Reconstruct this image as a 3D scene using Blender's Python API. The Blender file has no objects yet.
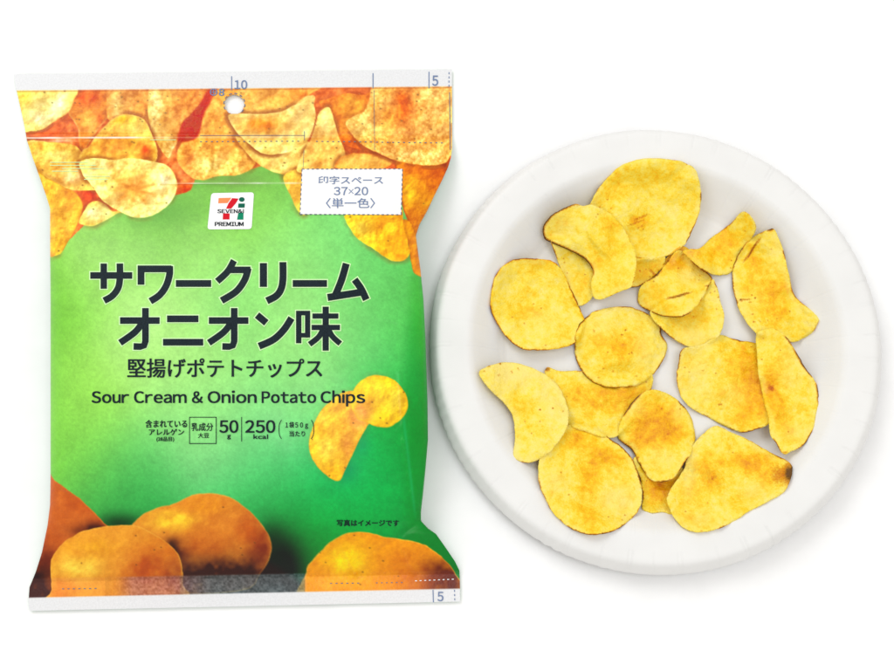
import bpy, bmesh, math, random
import numpy as np
from mathutils import Vector
from mathutils.geometry import delaunay_2d_cdt
random.seed(4)
RNG = np.random.RandomState(7)
S = 0.0004                    # metres per unit; plate about 18 cm, bag about 17 cm wide
TILT = math.radians(11)
LENS = 50.0
F = LENS / 36 * 894
DIST = S * F
scene = bpy.context.scene
COL = scene.collection

# ------------------------------------------------------------------ frame of reference
ct, st = math.cos(TILT), math.sin(TILT)
CAM = np.array([0.0, -DIST * st, DIST * ct])
RIGHT = np.array([1.0, 0, 0]); UP = np.array([0, ct, st]); FWD = np.array([0, st, -ct])

def P(u, v, z):
    """point of the scene at height z (in units of S) above the table"""
    u = np.asarray(u, float); v = np.asarray(v, float); z = np.asarray(z, float) * S
    x = (u - 447) / F; y = -(v - 335.5) / F
    d = FWD[None] + x.reshape(-1, 1) * RIGHT[None] + y.reshape(-1, 1) * UP[None]
    t = (z.reshape(-1) - CAM[2]) / d[:, 2]
    return CAM[None] + d * t[:, None]

# ------------------------------------------------------------------ numpy noise
def vnoise(x, y, seed=0):
    r = np.random.RandomState(seed); N = 256
    L = r.rand(N, N)
    xi = np.floor(x).astype(int); yi = np.floor(y).astype(int)
    fx = x - xi; fy = y - yi
    fx = fx * fx * (3 - 2 * fx); fy = fy * fy * (3 - 2 * fy)
    a = L[xi % N, yi % N]; b = L[(xi + 1) % N, yi % N]; c = L[xi % N, (yi + 1) % N]; d = L[(xi + 1) % N, (yi + 1) % N]
    return (a * (1 - fx) + b * fx) * (1 - fy) + (c * (1 - fx) + d * fx) * fy
def fbm(x, y, sc, seed=0, octv=3, gain=.5):
    s = 0; a = 1; n = 0
    for i in range(octv):
        k = 2 ** i / sc
        s = s + a * vnoise(x * k + 17 * i + seed * 3.1, y * k * 1.0 - 11 * i, seed + i); n += a; a *= gain
    return s / n * 2 - 1      # -1..1
def smooth(a, b, x):
    t = np.clip((x - a) / (b - a), 0, 1); return t * t * (3 - 2 * t)
def lin(c):
    c = np.asarray(c, float) / 255
    return np.where(c <= .04045, c / 12.92, ((c + .055) / 1.055) ** 2.4)
def spline(pts, n=6, closed=True):
    p = np.array(pts, float); m = len(p); out = []
    rng = m if closed else m - 1
    for i in range(rng):
        if closed: a, b, c, d = p[(i - 1) % m], p[i], p[(i + 1) % m], p[(i + 2) % m]
        else: a, b, c, d = p[max(i - 1, 0)], p[i], p[i + 1], p[min(i + 2, m - 1)]
        for k in range(n):
            t = k / n
            out.append(.5 * ((2 * b) + (-a + c) * t + (2 * a - 5 * b + 4 * c - d) * t * t + (-a + 3 * b - 3 * c + d) * t ** 3))
    if not closed: out.append(p[-1])
    return np.array(out)
def inside_dist(poly, U, V):
    """signed distance, positive inside"""
    x = U.ravel(); y = V.ravel()
    ins = np.zeros(x.shape, bool); dm = np.full(x.shape, 1e9)
    a = poly; b = np.roll(poly, -1, 0)
    for (x0, y0), (x1, y1) in zip(a, b):
        cond = ((y0 > y) != (y1 > y))
        if y1 != y0: ins ^= cond & (x < (x1 - x0) * (y - y0) / (y1 - y0) + x0)
        dx, dy = x1 - x0, y1 - y0; l2 = dx * dx + dy * dy + 1e-9
        t = np.clip(((x - x0) * dx + (y - y0) * dy) / l2, 0, 1)
        dm = np.minimum(dm, (x - x0 - t * dx) ** 2 + (y - y0 - t * dy) ** 2)
    return np.where(ins, 1, -1).reshape(U.shape) * np.sqrt(dm).reshape(U.shape)

# ------------------------------------------------------------------ object helpers
def mesh_obj(name, verts, faces, mat=None, parent=None, smooth_=True):
    me = bpy.data.meshes.new(name)
    me.from_pydata([tuple(v) for v in verts], [], [tuple(int(i) for i in f) for f in faces])
    me.update()
    if smooth_: me.shade_smooth()
    if mat: me.materials.append(mat)
    o = bpy.data.objects.new(name, me); COL.objects.link(o)
    if parent: o.parent = parent
    return o
def grid_obj(name, X, mat, parent=None, drop=None, flip=False):
    """X: rows x cols x 3 ; fast quad grid"""
    r, c, _ = X.shape
    idx = np.arange(r * c).reshape(r, c)
    q = np.stack([idx[:-1, :-1], idx[1:, :-1], idx[1:, 1:], idx[:-1, 1:]], -1).reshape(-1, 4)
    if flip: q = q[:, ::-1]
    if drop is not None:
        d = drop.ravel(); q = q[~(d[q].any(1))]
    me = bpy.data.meshes.new(name)
    me.vertices.add(r * c); me.vertices.foreach_set('co', X.reshape(-1).astype(np.float32))
    me.loops.add(len(q) * 4); me.loops.foreach_set('vertex_index', q.reshape(-1).astype(np.int32))
    me.polygons.add(len(q)); me.polygons.foreach_set('loop_start', (np.arange(len(q)) * 4).astype(np.int32))
    me.update(calc_edges=True); me.validate(); me.shade_smooth()
    me.materials.append(mat)
    o = bpy.data.objects.new(name, me); COL.objects.link(o)
    if parent: o.parent = parent
    return o
def fattr(o, name, a):
    at = o.data.attributes.new(name, 'FLOAT', 'POINT'); at.data.foreach_set('value', np.asarray(a, np.float32).ravel())
def cattr(o, name, rgb):
    at = o.data.attributes.new(name, 'FLOAT_COLOR', 'POINT')
    rgb = rgb.reshape(-1, 3); a = np.ones((len(rgb), 4), np.float32); a[:, :3] = rgb
    at.data.foreach_set('color', a.ravel())
def tag(o, label=None, cat=None, group=None, kind=None):
    if label: o['label'] = label
    if cat: o['category'] = cat
    if group: o['group'] = group
    if kind: o['kind'] = kind
    return o
def new_mat(name):
    m = bpy.data.materials.new(name); m.use_nodes = True
    nt = m.node_tree; return m, nt, nt.nodes['Principled BSDF']
def N(nt, typ, **kw):
    n = nt.nodes.new(typ)
    for k, v in kw.items():
        if k in n.inputs: n.inputs[k].default_value = v
        else: setattr(n, k, v)
    return n
def L(nt, a, b): nt.links.new(a, b)

# ------------------------------------------------------------------ materials
def mat_paper(name, col, rough=.75, bump=.15, spec=.2):
    m, nt, b = new_mat(name)
    tc = N(nt, 'ShaderNodeTexCoord')
    n1 = N(nt, 'ShaderNodeTexNoise', Scale=1600.0, Detail=4.0); L(nt, tc.outputs['Object'], n1.inputs['Vector'])
    n2 = N(nt, 'ShaderNodeTexNoise', Scale=60.0, Detail=3.0); L(nt, tc.outputs['Object'], n2.inputs['Vector'])
    r = N(nt, 'ShaderNodeMapRange'); r.inputs[1].default_value = .3; r.inputs[2].default_value = .7
    r.inputs[3].default_value = .975; r.inputs[4].default_value = 1.02; L(nt, n2.outputs['Fac'], r.inputs[0])
    mx = N(nt, 'ShaderNodeVectorMath', operation='SCALE'); mx.inputs[0].default_value = col; L(nt, r.outputs[0], mx.inputs['Scale'])
    L(nt, mx.outputs[0], b.inputs['Base Color'])
    bp = N(nt, 'ShaderNodeBump', Strength=bump, Distance=.0002); L(nt, n1.outputs['Fac'], bp.inputs['Height']); L(nt, bp.outputs[0], b.inputs['Normal'])
    b.inputs['Roughness'].default_value = rough; b.inputs['Specular IOR Level'].default_value = spec
    return m
M_TABLE = mat_paper('white_tabletop', (.93, .93, .93), .6, .03, .15)
M_PLATE = mat_paper('plate_paper', (.77, .766, .752), .5, .12, .2)

def mat_film():
    m, nt, b = new_mat('printed_film')
    a = N(nt, 'ShaderNodeVertexColor', layer_name='print')
    se = N(nt, 'ShaderNodeAttribute', attribute_name='seal')
    tc = N(nt, 'ShaderNodeTexCoord')
    n1 = N(nt, 'ShaderNodeTexNoise', Scale=1500.0, Detail=2.0); L(nt, tc.outputs['Object'], n1.inputs['Vector'])
    # slight grain of the print
    r = N(nt, 'ShaderNodeMapRange'); r.inputs[1].default_value = .3; r.inputs[2].default_value = .7
    r.inputs[3].default_value = .95; r.inputs[4].default_value = 1.05; L(nt, n1.outputs['Fac'], r.inputs[0])
    mx = N(nt, 'ShaderNodeVectorMath', operation='SCALE'); L(nt, a.outputs['Color'], mx.inputs[0]); L(nt, r.outputs[0], mx.inputs['Scale'])
    L(nt, mx.outputs[0], b.inputs['Base Color'])
    n2 = N(nt, 'ShaderNodeTexNoise', Scale=1100.0, Detail=2.0); L(nt, tc.outputs['Object'], n2.inputs['Vector'])
    n3 = N(nt, 'ShaderNodeTexNoise', Scale=140.0, Detail=3.0); L(nt, tc.outputs['Object'], n3.inputs['Vector'])
    ad = N(nt, 'ShaderNodeMath', operation='MULTIPLY_ADD'); L(nt, n3.outputs['Fac'], ad.inputs[0]); ad.inputs[1].default_value = 1.2; L(nt, n2.outputs['Fac'], ad.inputs[2])
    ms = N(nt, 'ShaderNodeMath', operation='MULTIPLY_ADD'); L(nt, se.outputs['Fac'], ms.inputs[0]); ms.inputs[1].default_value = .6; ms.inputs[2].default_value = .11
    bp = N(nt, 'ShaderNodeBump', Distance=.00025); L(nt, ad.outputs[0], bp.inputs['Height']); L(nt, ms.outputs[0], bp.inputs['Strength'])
    L(nt, bp.outputs[0], b.inputs['Normal'])
    b.inputs['Roughness'].default_value = .34
    b.inputs['Specular IOR Level'].default_value = .22
    return m
M_FILM = mat_film()
def mat_ink(name, srgb, rough=.4, speck=.0):
    m, nt, b = new_mat(name)
    c = lin(srgb)
    tc = N(nt, 'ShaderNodeTexCoord')
    n1 = N(nt, 'ShaderNodeTexNoise', Scale=1800.0, Detail=3.0); L(nt, tc.outputs['Object'], n1.inputs['Vector'])
    r = N(nt, 'ShaderNodeMapRange'); r.inputs[1].default_value = .35; r.inputs[2].default_value = .7
    r.inputs[3].default_value = 1.0; r.inputs[4].default_value = 1.0 + speck; L(nt, n1.outputs['Fac'], r.inputs[0])
    mx = N(nt, 'ShaderNodeVectorMath', operation='SCALE'); mx.inputs[0].default_value = tuple(c); L(nt, r.outputs[0], mx.inputs['Scale'])
    L(nt, mx.outputs[0], b.inputs['Base Color'])
    b.inputs['Roughness'].default_value = rough; b.inputs['Specular IOR Level'].default_value = .10
    bp = N(nt, 'ShaderNodeBump', Strength=.2, Distance=.0002); L(nt, n1.outputs['Fac'], bp.inputs['Height']); L(nt, bp.outputs[0], b.inputs['Normal'])
    return m
INK_DARK = mat_ink('dark_ink', (20, 30, 36), .5, speck=.8)
INK_BLUE = mat_ink('blue_grey_ink', (112, 130, 165))
INK_GREY = mat_ink('grey_ink', (112, 116, 130))
INK_PALE = mat_ink('pale_green_ink', (205, 242, 180))
INK_WHITE = mat_ink('white_ink', (236, 236, 236))
INK_RED = mat_ink('red_ink', (205, 20, 38)); INK_ORANGE = mat_ink('orange_ink', (245, 140, 85))
INK_GREEN = mat_ink('green_ink', (10, 130, 95)); INK_DGREEN = mat_ink('dark_green_ink', (15, 95, 75))

def mat_chip():
    m, nt, b = new_mat('fried_potato')
    toast = N(nt, 'ShaderNodeAttribute', attribute_name='toast')
    burn = N(nt, 'ShaderNodeAttribute', attribute_name='burn')
    pale = N(nt, 'ShaderNodeAttribute', attribute_name='pale')
    tc = N(nt, 'ShaderNodeTexCoord'); oi = N(nt, 'ShaderNodeObjectInfo')
    add = N(nt, 'ShaderNodeVectorMath', operation='ADD'); L(nt, tc.outputs['Object'], add.inputs[0]); L(nt, oi.outputs['Random'], add.inputs[1])
    n1 = N(nt, 'ShaderNodeTexNoise', Scale=420.0, Detail=5.0, Roughness=.65); L(nt, add.outputs[0], n1.inputs['Vector'])
    n2 = N(nt, 'ShaderNodeTexNoise', Scale=1500.0, Detail=3.0); L(nt, add.outputs[0], n2.inputs['Vector'])
    vo = N(nt, 'ShaderNodeTexVoronoi', Scale=520.0); L(nt, add.outputs[0], vo.inputs['Vector'])
    t = N(nt, 'ShaderNodeMath', operation='MULTIPLY_ADD'); L(nt, n1.outputs['Fac'], t.inputs[0]); t.inputs[1].default_value = .85; tb = N(nt, 'ShaderNodeMath', operation='SUBTRACT'); tb.inputs[1].default_value = .25; L(nt, toast.outputs['Fac'], tb.inputs[0]); L(nt, tb.outputs[0], t.inputs[2])
    t2 = N(nt, 'ShaderNodeMath', operation='MULTIPLY_ADD'); L(nt, n2.outputs['Fac'], t2.inputs[0]); t2.inputs[1].default_value = .30; L(nt, t.outputs[0], t2.inputs[2])
    cr = N(nt, 'ShaderNodeValToRGB'); L(nt, t2.outputs[0], cr.inputs[0])
    el = cr.color_ramp.elements
    def c4(s, k=1.0): return tuple(lin(s) * k) + (1,)
    el[0].position = .12; el[0].color = c4((255, 236, 128))
    el[1].position = 1.0; el[1].color = c4((224, 128, 12))
    for p, c in ((.34, (255, 229, 80)), (.48, (255, 214, 40)), (.66, (253, 188, 12))):
        e = el.new(p); e.color = c4(c)
    # pale starchy bloom
    mp = N(nt, 'ShaderNodeMix', data_type='RGBA'); L(nt, pale.outputs['Fac'], mp.inputs[0]); L(nt, cr.outputs[0], mp.inputs[6]); mp.inputs[7].default_value = c4((255, 233, 136))
    # burnt skin
    bn = N(nt, 'ShaderNodeMath', operation='MULTIPLY_ADD'); L(nt, n2.outputs['Fac'], bn.inputs[0]); bn.inputs[1].default_value = .5
    sb = N(nt, 'ShaderNodeMath', operation='SUBTRACT'); L(nt, burn.outputs['Fac'], sb.inputs[0]); sb.inputs[1].default_value = .25; L(nt, sb.outputs[0], bn.inputs[2])
    cb = N(nt, 'ShaderNodeValToRGB'); L(nt, bn.outputs[0], cb.inputs[0])
    cb.color_ramp.elements[0].position = .08; cb.color_ramp.elements[0].color = (1, 1, 1, 1)
    cb.color_ramp.elements[1].position = .95; cb.color_ramp.elements[1].color = (.14, .07, .03, 1)
    e = cb.color_ramp.elements.new(.45); e.color = (.72, .40, .13, 1)
    mu = N(nt, 'ShaderNodeMix', data_type='RGBA', blend_type='MULTIPLY'); mu.inputs[0].default_value = 1
    L(nt, mp.outputs[2], mu.inputs[6]); L(nt, cb.outputs[0], mu.inputs[7]); L(nt, mu.outputs[2], b.inputs['Base Color'])
    h = N(nt, 'ShaderNodeMath', operation='MULTIPLY_ADD'); L(nt, n1.outputs['Fac'], h.inputs[0]); h.inputs[1].default_value = 1.3
    h2 = N(nt, 'ShaderNodeMath', operation='MULTIPLY_ADD'); L(nt, vo.outputs['Distance'], h2.inputs[0]); h2.inputs[1].default_value = .55; L(nt, n2.outputs['Fac'], h2.inputs[2])
    L(nt, h2.outputs[0], h.inputs[2])
    bp = N(nt, 'ShaderNodeBump', Strength=.5, Distance=.0006); L(nt, h.outputs[0], bp.inputs['Height']); L(nt, bp.outputs[0], b.inputs['Normal'])
    b.inputs['Roughness'].default_value = .36; b.inputs['Specular IOR Level'].default_value = .26
    tr = N(nt, 'ShaderNodeBsdfTranslucent'); L(nt, mu.outputs[2], tr.inputs['Color'])
    ms = N(nt, 'ShaderNodeMixShader'); ms.inputs[0].default_value = .12
    out = nt.nodes['Material Output']; L(nt, b.outputs[0], ms.inputs[1]); L(nt, tr.outputs[0], ms.inputs[2]); L(nt, ms.outputs[0], out.inputs['Surface'])
    return m
M_CHIP = mat_chip()

# ------------------------------------------------------------------ table
n = 60
o = mesh_obj('tabletop', [(-1.5, -1.5, 0), (1.5, -1.5, 0), (1.5, 1.5, 0), (-1.5, 1.5, 0)], [(0, 1, 2, 3)], M_TABLE)
tag(o, 'plain bright white tabletop under the bag and the plate', 'table', kind='structure')

# ------------------------------------------------------------------ BAG
LEFT = [(71, 14), (80, 15), (90, 17), (125, 24.5), (140, 27), (158, 33), (175, 39), (195, 46), (208, 50), (240, 50), (300, 50.5), (400, 50.5), (478, 50.5), (505, 50), (525, 47.5), (550, 42), (568, 36), (583, 29.5), (597, 28.5), (612, 30)]
RIGHT_ = [(71, 452), (88, 452), (150, 452), (158, 451), (168, 448), (180, 442.5), (195, 435), (212, 427), (225, 419.5), (236, 416), (255, 418.5), (270, 420.5), (300, 423.5), (340, 425.5), (400, 427.5), (440, 428), (470, 425.5), (495, 423), (512, 421), (521, 421), (529, 428), (535, 436), (548, 444.5), (565, 455), (575, 459.5), (590, 460), (606, 460)]
def edge(t, v):
    a = np.array(t, float); return np.interp(v, a[:, 0], a[:, 1])
def slant(v): return np.interp(v, [72, 140, 520, 578, 606], [-5, -1.5, 0, -9, -9.5])
TMAX = 82.0
def Tprof(v):
    a = np.clip(np.abs((v - 357) / 221.0), 0, 1)
    return TMAX * (1 - a ** 2.4) ** .95
RIDGES = [  # p0, p1, width, amp   (creases of the film)
    ((399, 372), (404, 440), 2.2, 1.1), ((404, 440), (411, 492), 2.0, 1.3), ((411, 492), (416, 520), 1.8, 1.2),
    ((14, 137.5), (455, 136.5), 1.0, 2.4), ((160, 183.5), (330, 182.3), 1.0, 2.3), ((14, 134.5), (455, 133.5), 1.0, -.9), ((160, 185.8), (330, 184.8), 1.0, -1.1),
    ((420, 522), (372, 556), 3, -1.6), ((420, 512), (380, 500), 4, -1.5), ((412, 236), (380, 250), 4, -1.8), ((412, 226), (385, 205), 4, 1.2),
    ((50, 208), (85, 240), 4, -1.6), ((50, 212), (78, 262), 3.5, 1.0), ((50, 515), (85, 540), 4, 1.3), ((48, 530), (90, 560), 4, -1.3),
    ((416, 262), (397, 330), 4, 1.2), ((418, 300), (404, 360), 4, -1.1), ((62, 270), (64, 470), 5, .8)]
for i in range(34):
    u = 60 + RNG.rand() * 370; top = RNG.rand() < .5
    if top: p0 = (u, 141); p1 = (u + (u - 235) * -.08 + RNG.randn() * 6, 160 + RNG.rand() * 60)
    else: p0 = (u, 573); p1 = (u + (u - 235) * -.08 + RNG.randn() * 6, 555 - RNG.rand() * 45)
    RIDGES.append((p0, p1, 2.2 + RNG.rand() * 3.5, (RNG.rand() - .5) * 3.6))
for i in range(22):
    side = RNG.rand() < .5; v = 230 + RNG.rand() * 290
    u0 = 56 if side else 419
    RIDGES.append(((u0, v), (u0 + (1 if side else -1) * (12 + RNG.rand() * 30), v + RNG.randn() * 14), 1.8 + RNG.rand() * 3, (RNG.rand() - .5) * 3.0))
def zfront(u, v):
    """height of the printed face; u,v arrays"""
    vn = v - slant(v) * (u - 240) / 440
    l = edge(LEFT, vn); r = edge(RIGHT_, vn)
    s = np.clip((u - (l + r) / 2) / ((r - l) / 2), -1, 1)
    q = (1 - np.abs(s) ** 2.7) ** .55
    T = Tprof(vn)
    zc = 3.0 + .47 * T
    z = zc + q * (T * .5 + .7)
    z = z + fbm(u, v, 70, 5, 2) * 3.2 * np.minimum(1, T / 40) * q + fbm(u, v, 24, 9, 2) * .5 * np.minimum(1, T / 30 + .3) * q
    for (p0, p1, w, a) in RIDGES:
        dx, dy = p1[0] - p0[0], p1[1] - p0[1]; l2 = dx * dx + dy * dy
        m = (u > min(p0[0], p1[0]) - 3 * w) & (u < max(p0[0], p1[0]) + 3 * w) & (v > min(p0[1], p1[1]) - 3 * w) & (v < max(p0[1], p1[1]) + 3 * w)
        if not m.any(): continue
        uu, vv = u[m], v[m]
        t = np.clip(((uu - p0[0]) * dx + (vv - p0[1]) * dy) / l2, 0, 1)
        d2 = (uu - p0[0] - t * dx) ** 2 + (vv - p0[1] - t * dy) ** 2
        z[m] += a * np.exp(-d2 / (w * w)) * (1 - .75 * t) * np.minimum(1, q[m] * 1.5)
    return z, zc, q, T

NC, NR = 620, 700
x = np.linspace(-1, 1, NC); sx = x * (1.4 - .4 * x * x)
vn = np.linspace(71.5, 606.5, NR)
lft, rgt = edge(LEFT, vn), edge(RIGHT_, vn)
U = (lft + rgt)[:, None] / 2 + (rgt - lft)[:, None] / 2 * sx[None]
Vn = np.repeat(vn[:, None], NC, 1)
V = Vn + slant(Vn) * (U - 240) / 440
ZF, ZC, Q, TT = zfront(U.copy(), V.copy())

# ---- the printed artwork (potatoes, chips and green ground), one colour per film point
ART = np.zeros(U.shape + (3,))
RBF = [(55, 300, 120, 200, 60), (58, 400, 125, 205, 65), (58, 460, 120, 205, 65), (100, 260, 175, 233, 120), (200, 250, 160, 225, 110), (150, 340, 182, 236, 132), (300, 330, 160, 228, 128), (90, 400, 168, 228, 100), (70, 450, 140, 216, 80),
       (200, 420, 145, 226, 128), (130, 465, 125, 216, 120), (210, 470, 150, 226, 148), (280, 460, 125, 216, 138), (370, 290, 125, 215, 115), (385, 340, 95, 205, 110), (380, 275, 90, 195, 95), (395, 370, 60, 195, 90), (413, 320, 45, 180, 45), (416, 400, 0, 145, 40), (418, 450, 0, 130, 15), (395, 450, 5, 190, 100),
       (350, 490, 0, 190, 95), (385, 505, 0, 180, 70), (320, 500, 35, 195, 100), (130, 500, 60, 185, 85), (110, 515, 15, 120, 45), (140, 510, 20, 160, 60), (290, 520, 5, 160, 50), (260, 495, 60, 195, 100), (340, 535, 0, 160, 40), (300, 555, 0, 110, 20), (290, 590, 20, 90, 40), (425, 545, 0, 120, 40), (445, 570, 0, 85, 45), (250, 205, 150, 222, 95),
       (150, 228, 130, 200, 85), (195, 200, 115, 180, 75), (262, 175, 110, 180, 70), (120, 225, 135, 200, 85), (180, 370, 165, 230, 125), (250, 300, 140, 222, 115), (340, 335, 150, 224, 126), (372, 325, 128, 216, 120), (300, 270, 150, 224, 118), (300, 400, 135, 222, 125), (330, 230, 130, 222, 120), (230, 520, 30, 175, 75), (90, 490, 110, 205, 85)]
acc = np.zeros(U.shape); 
for (a, b, r_, g_, b_) in RBF:
    d2 = (U - a) ** 2 + (V - b) ** 2
    w = np.exp(-d2 / (2 * 33 ** 2)) + 1e-3 / (1 + d2 / 900)
    acc += w; ART += w[..., None] * np.array([r_, g_, b_], float)
ART /= acc[..., None]
ART *= (1 + .05 * fbm(U, V, 14, 21, 3))[..., None] * (1 + .05 * fbm(U, V, 2.5, 22, 2))[..., None]
g_ = ART.mean(-1, keepdims=True); ART = g_ + (ART - g_) * 1.0
# diffuse shade printed under the chips, dark corners between potatoes
def darkblob(u, v, ru, rv, c, k=1.):
    global ART
    w = np.clip(k * np.exp(-(((U - u) / ru) ** 2 + ((V - v) / rv) ** 2)), 0, 1)[..., None]
    ART = ART * (1 - w) + np.array(c, float) * w
darkblob(280, 570, 24, 34, (3, 14, 6), 1.3); darkblob(270, 545, 14, 22, (4, 30, 10), .7); darkblob(120, 524, 24, 10, (2, 50, 15), .9); darkblob(160, 212, 40, 14, (95, 160, 65), .5)
darkblob(235, 180, 30, 9, (115, 150, 70), .6); darkblob(345, 470, 13, 13, (0, 140, 95), .6); darkblob(360, 445, 10, 12, (20, 165, 110), .5)

def band(w, c):
    global ART
    w = (w * (.8 + .25 * fbm(U, V, 22, 71, 2)))[..., None]; ART = ART * (1 - w) + np.array(c, float) * w
band(smooth(398, 416, U) * smooth(290, 360, V) * .65, (0, 140, 36)); band(smooth(404, 418, U) * smooth(250, 290, V) * smooth(380, 330, V) * .5, (45, 175, 40))  # darker green right edge: part print, part shade of the curving film painted in
band(smooth(70, 52, U) * smooth(240, 262, V) * .35, (118, 202, 52)); band(np.exp(-((U - (398 + (V - 372) * .12)) / 1.6) ** 2) * smooth(365, 400, V) * smooth(525, 500, V) * .4, (30, 205, 130))  # left edge green, then the right crease's highlight painted as a bright line
def paint(pts, c, c2=None, spot=None, rim=None, rimw=2.2, noise=.10, mott=4., edge_dark=.0, spots=(), soft=.7, gdir=None, specks=0, seed=1, n=5, emb=.27):
    global ART
    poly = spline(pts, n)
    lo = poly.min(0) - 5; hi = poly.max(0) + 5
    rr = np.where((V[:, NC // 2] > lo[1] - 5) & (V[:, NC // 2] < hi[1] + 5))[0]
    if len(rr) == 0: return
    r0, r1 = rr[0], rr[-1] + 1
    m = (U[r0:r1] > lo[0]) & (U[r0:r1] < hi[0]) & (V[r0:r1] > lo[1]) & (V[r0:r1] < hi[1])
    u = U[r0:r1][m]; v = V[r0:r1][m]
    d = inside_dist(poly, u, v) + .5 * fbm(u, v, 5, seed + 50, 2)
    a = smooth(-soft, soft, d)[:, None]
    base = np.repeat(np.array(c, float)[None], len(u), 0)
    ctr = poly.mean(0); ext = (hi - lo) / 2
    if c2 is not None:
        if gdir is not None:
            g = math.radians(gdir); t = ((u - ctr[0]) * math.cos(g) - (v - ctr[1]) * math.sin(g)) / (abs(ext[0] * math.cos(g)) + abs(ext[1] * math.sin(g)))
            t = smooth(-.9, .9, t + .25 * fbm(u, v, 14, seed + 3, 2))
        else:
            t = smooth(1, 0, np.hypot((u - ctr[0]) / ext[0], (v - ctr[1]) / ext[1]) + .3 * fbm(u, v, 12, seed + 3, 2))
        base = base * (1 - t[:, None]) + np.array(c2, float) * t[:, None]
    for (su, sv, ru, rv, sc, k) in spots:
        w = np.clip(k * np.exp(-(((u - su) / ru) ** 2 + ((v - sv) / rv) ** 2)) * (1 + .5 * fbm(u, v, 7, seed + 9, 2)), 0, 1)[:, None]
        base = base * (1 - w) + np.array(sc, float) * w
    if rim is not None:
        w = (smooth(rimw, 0, d) * (.6 + .4 * fbm(u, v, 18, seed + 13, 2)))[:, None]
        w = np.clip(w, 0, 1); base = base * (1 - w) + np.array(rim, float) * w
    nf = noise * (fbm(u, v, mott, seed, 3) * 1.0 + .6 * fbm(u, v, mott * 3, seed + 5, 2))
    base *= 1 + nf[:, None] * np.array([.55, 1.1, 2.2])
    em = (fbm(u, v, 5, seed + 31, 3) - fbm(u + .9, v + .9, 5, seed + 31, 3)) + 1.7 * (fbm(u, v, 18, seed + 33, 2) - fbm(u + 3, v + 3, 18, seed + 33, 2))
    base *= 1 + (emb * np.clip(em, -.6, .6))[:, None] * np.array([.5, .9, 1.2])
    if specks:
        r_ = np.random.RandomState(seed + 77)
        for k in range(specks):
            pu = lo[0] + r_.rand() * (hi[0] - lo[0]); pv = lo[1] + r_.rand() * (hi[1] - lo[1])
            w = (.75 * np.exp(-((u - pu) ** 2 + ((v - pv) * 1.3) ** 2) / (.5 + r_.rand() * .6)))[:, None]
            base = base * (1 - w) + np.array((90, 55, 15.)) * w
    # thin contact shade printed just outside the shape
    sh = (smooth(-6, 0, d) * (1 - a[:, 0]) * edge_dark * 1.15 * np.clip(.55 + 1.3 * fbm(u, v, 16, seed + 91, 2), 0, 1))[:, None]
    sub = ART[r0:r1]
    cur = sub[m]
    cur = cur * (1 - sh) + np.array((140, 55, 10.)) * sh
    sub[m] = cur * (1 - a) + base * a

Y, OR, RD = (250, 205, 92), (246, 160, 50), (225, 88, 22)
paint([(10, 84), (120, 84), (240, 84), (458, 84), (460, 150), (452, 190), (425, 205), (400, 175), (340, 172), (300, 172), (262, 166), (235, 174), (203, 176), (195, 180), (191, 190), (180, 194), (165, 198), (140, 212), (112, 212), (95, 216), (74, 235), (62, 246), (50, 244), (8, 240)], (238, 120, 40), (243, 142, 58), noise=.26, mott=5, seed=2, n=2, spots=[(48, 134, 18, 8, (232, 92, 24), .8), (60, 140, 16, 5, (246, 160, 90), .7), (182, 168, 6, 14, (246, 145, 70), .7), (186, 190, 8, 8, (232, 96, 24), .9), (345, 130, 14, 16, (238, 120, 22), .8), (90, 195, 10, 8, (232, 84, 24), .8)])
# printed chips, back to front
paint([(74, 86), (112, 86), (111, 112), (99, 128), (83, 150), (79, 140), (78, 128), (68, 112), (73, 100)], (240, 140, 38), OR, spots=[(86, 97, 13, 9, (226, 78, 12), 1.0), (101, 120, 6, 8, (228, 92, 20), .7), (92, 125, 5, 9, (248, 170, 60), .8)], rim=(250, 190, 90), noise=.16, specks=14, seed=3)
paint([(110, 86), (152, 86), (151, 128), (135, 126), (110, 121), (107, 105)], (246, 158, 56), (246, 176, 74), spots=[(117, 102, 5, 14, (252, 215, 110), .9), (140, 108, 9, 7, (243, 145, 40), .7)], noise=.18, mott=3, specks=12, seed=4, edge_dark=.4)
paint([(27, 141), (50, 142), (76, 146), (86, 165), (92, 186), (95, 190), (72, 190), (56, 184), (38, 172), (24, 155)], (252, 204, 84), (250, 185, 62), spots=[(58, 157, 16, 6, (252, 222, 110), .8), (70, 176, 14, 8, (248, 195, 120), .8), (40, 146, 12, 4, (248, 165, 40), .5)], edge_dark=.6, noise=.15, specks=8, seed=6)
paint([(30, 168), (48, 178), (62, 186), (76, 193), (83, 205), (79, 221), (69, 240), (62, 252), (55, 256), (49, 252), (46, 205)], (249, 176, 44), (250, 190, 60), spots=[(42, 180, 7, 9, (253, 212, 70), .9), (70, 200, 7, 12, (240, 140, 30), .5), (55, 245, 8, 10, (253, 205, 50), .8)], rim=(215, 140, 25), rimw=1.4, edge_dark=.5, noise=.12, specks=8, seed=7)
paint([(79, 221), (88, 205), (96, 201), (105, 204), (112, 211), (121, 211), (106, 220), (93, 226), (83, 225)], (250, 210, 85), (252, 228, 130), spots=[(93, 212, 8, 7, (253, 238, 150), .9)], edge_dark=.4, noise=.08, seed=8, specks=3)
paint([(16, 86), (74, 86), (73.5, 100), (68, 112), (56, 120), (43, 129), (32, 131), (20, 128)], (252, 216, 88), (253, 230, 128), spots=[(26, 96, 12, 8, (252, 205, 50), .7), (40, 118, 16, 8, (253, 228, 140), .8), (62, 98, 5, 12, (253, 224, 150), .7)], rim=(250, 205, 95), edge_dark=.75, noise=.12, specks=7, seed=9)
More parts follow.
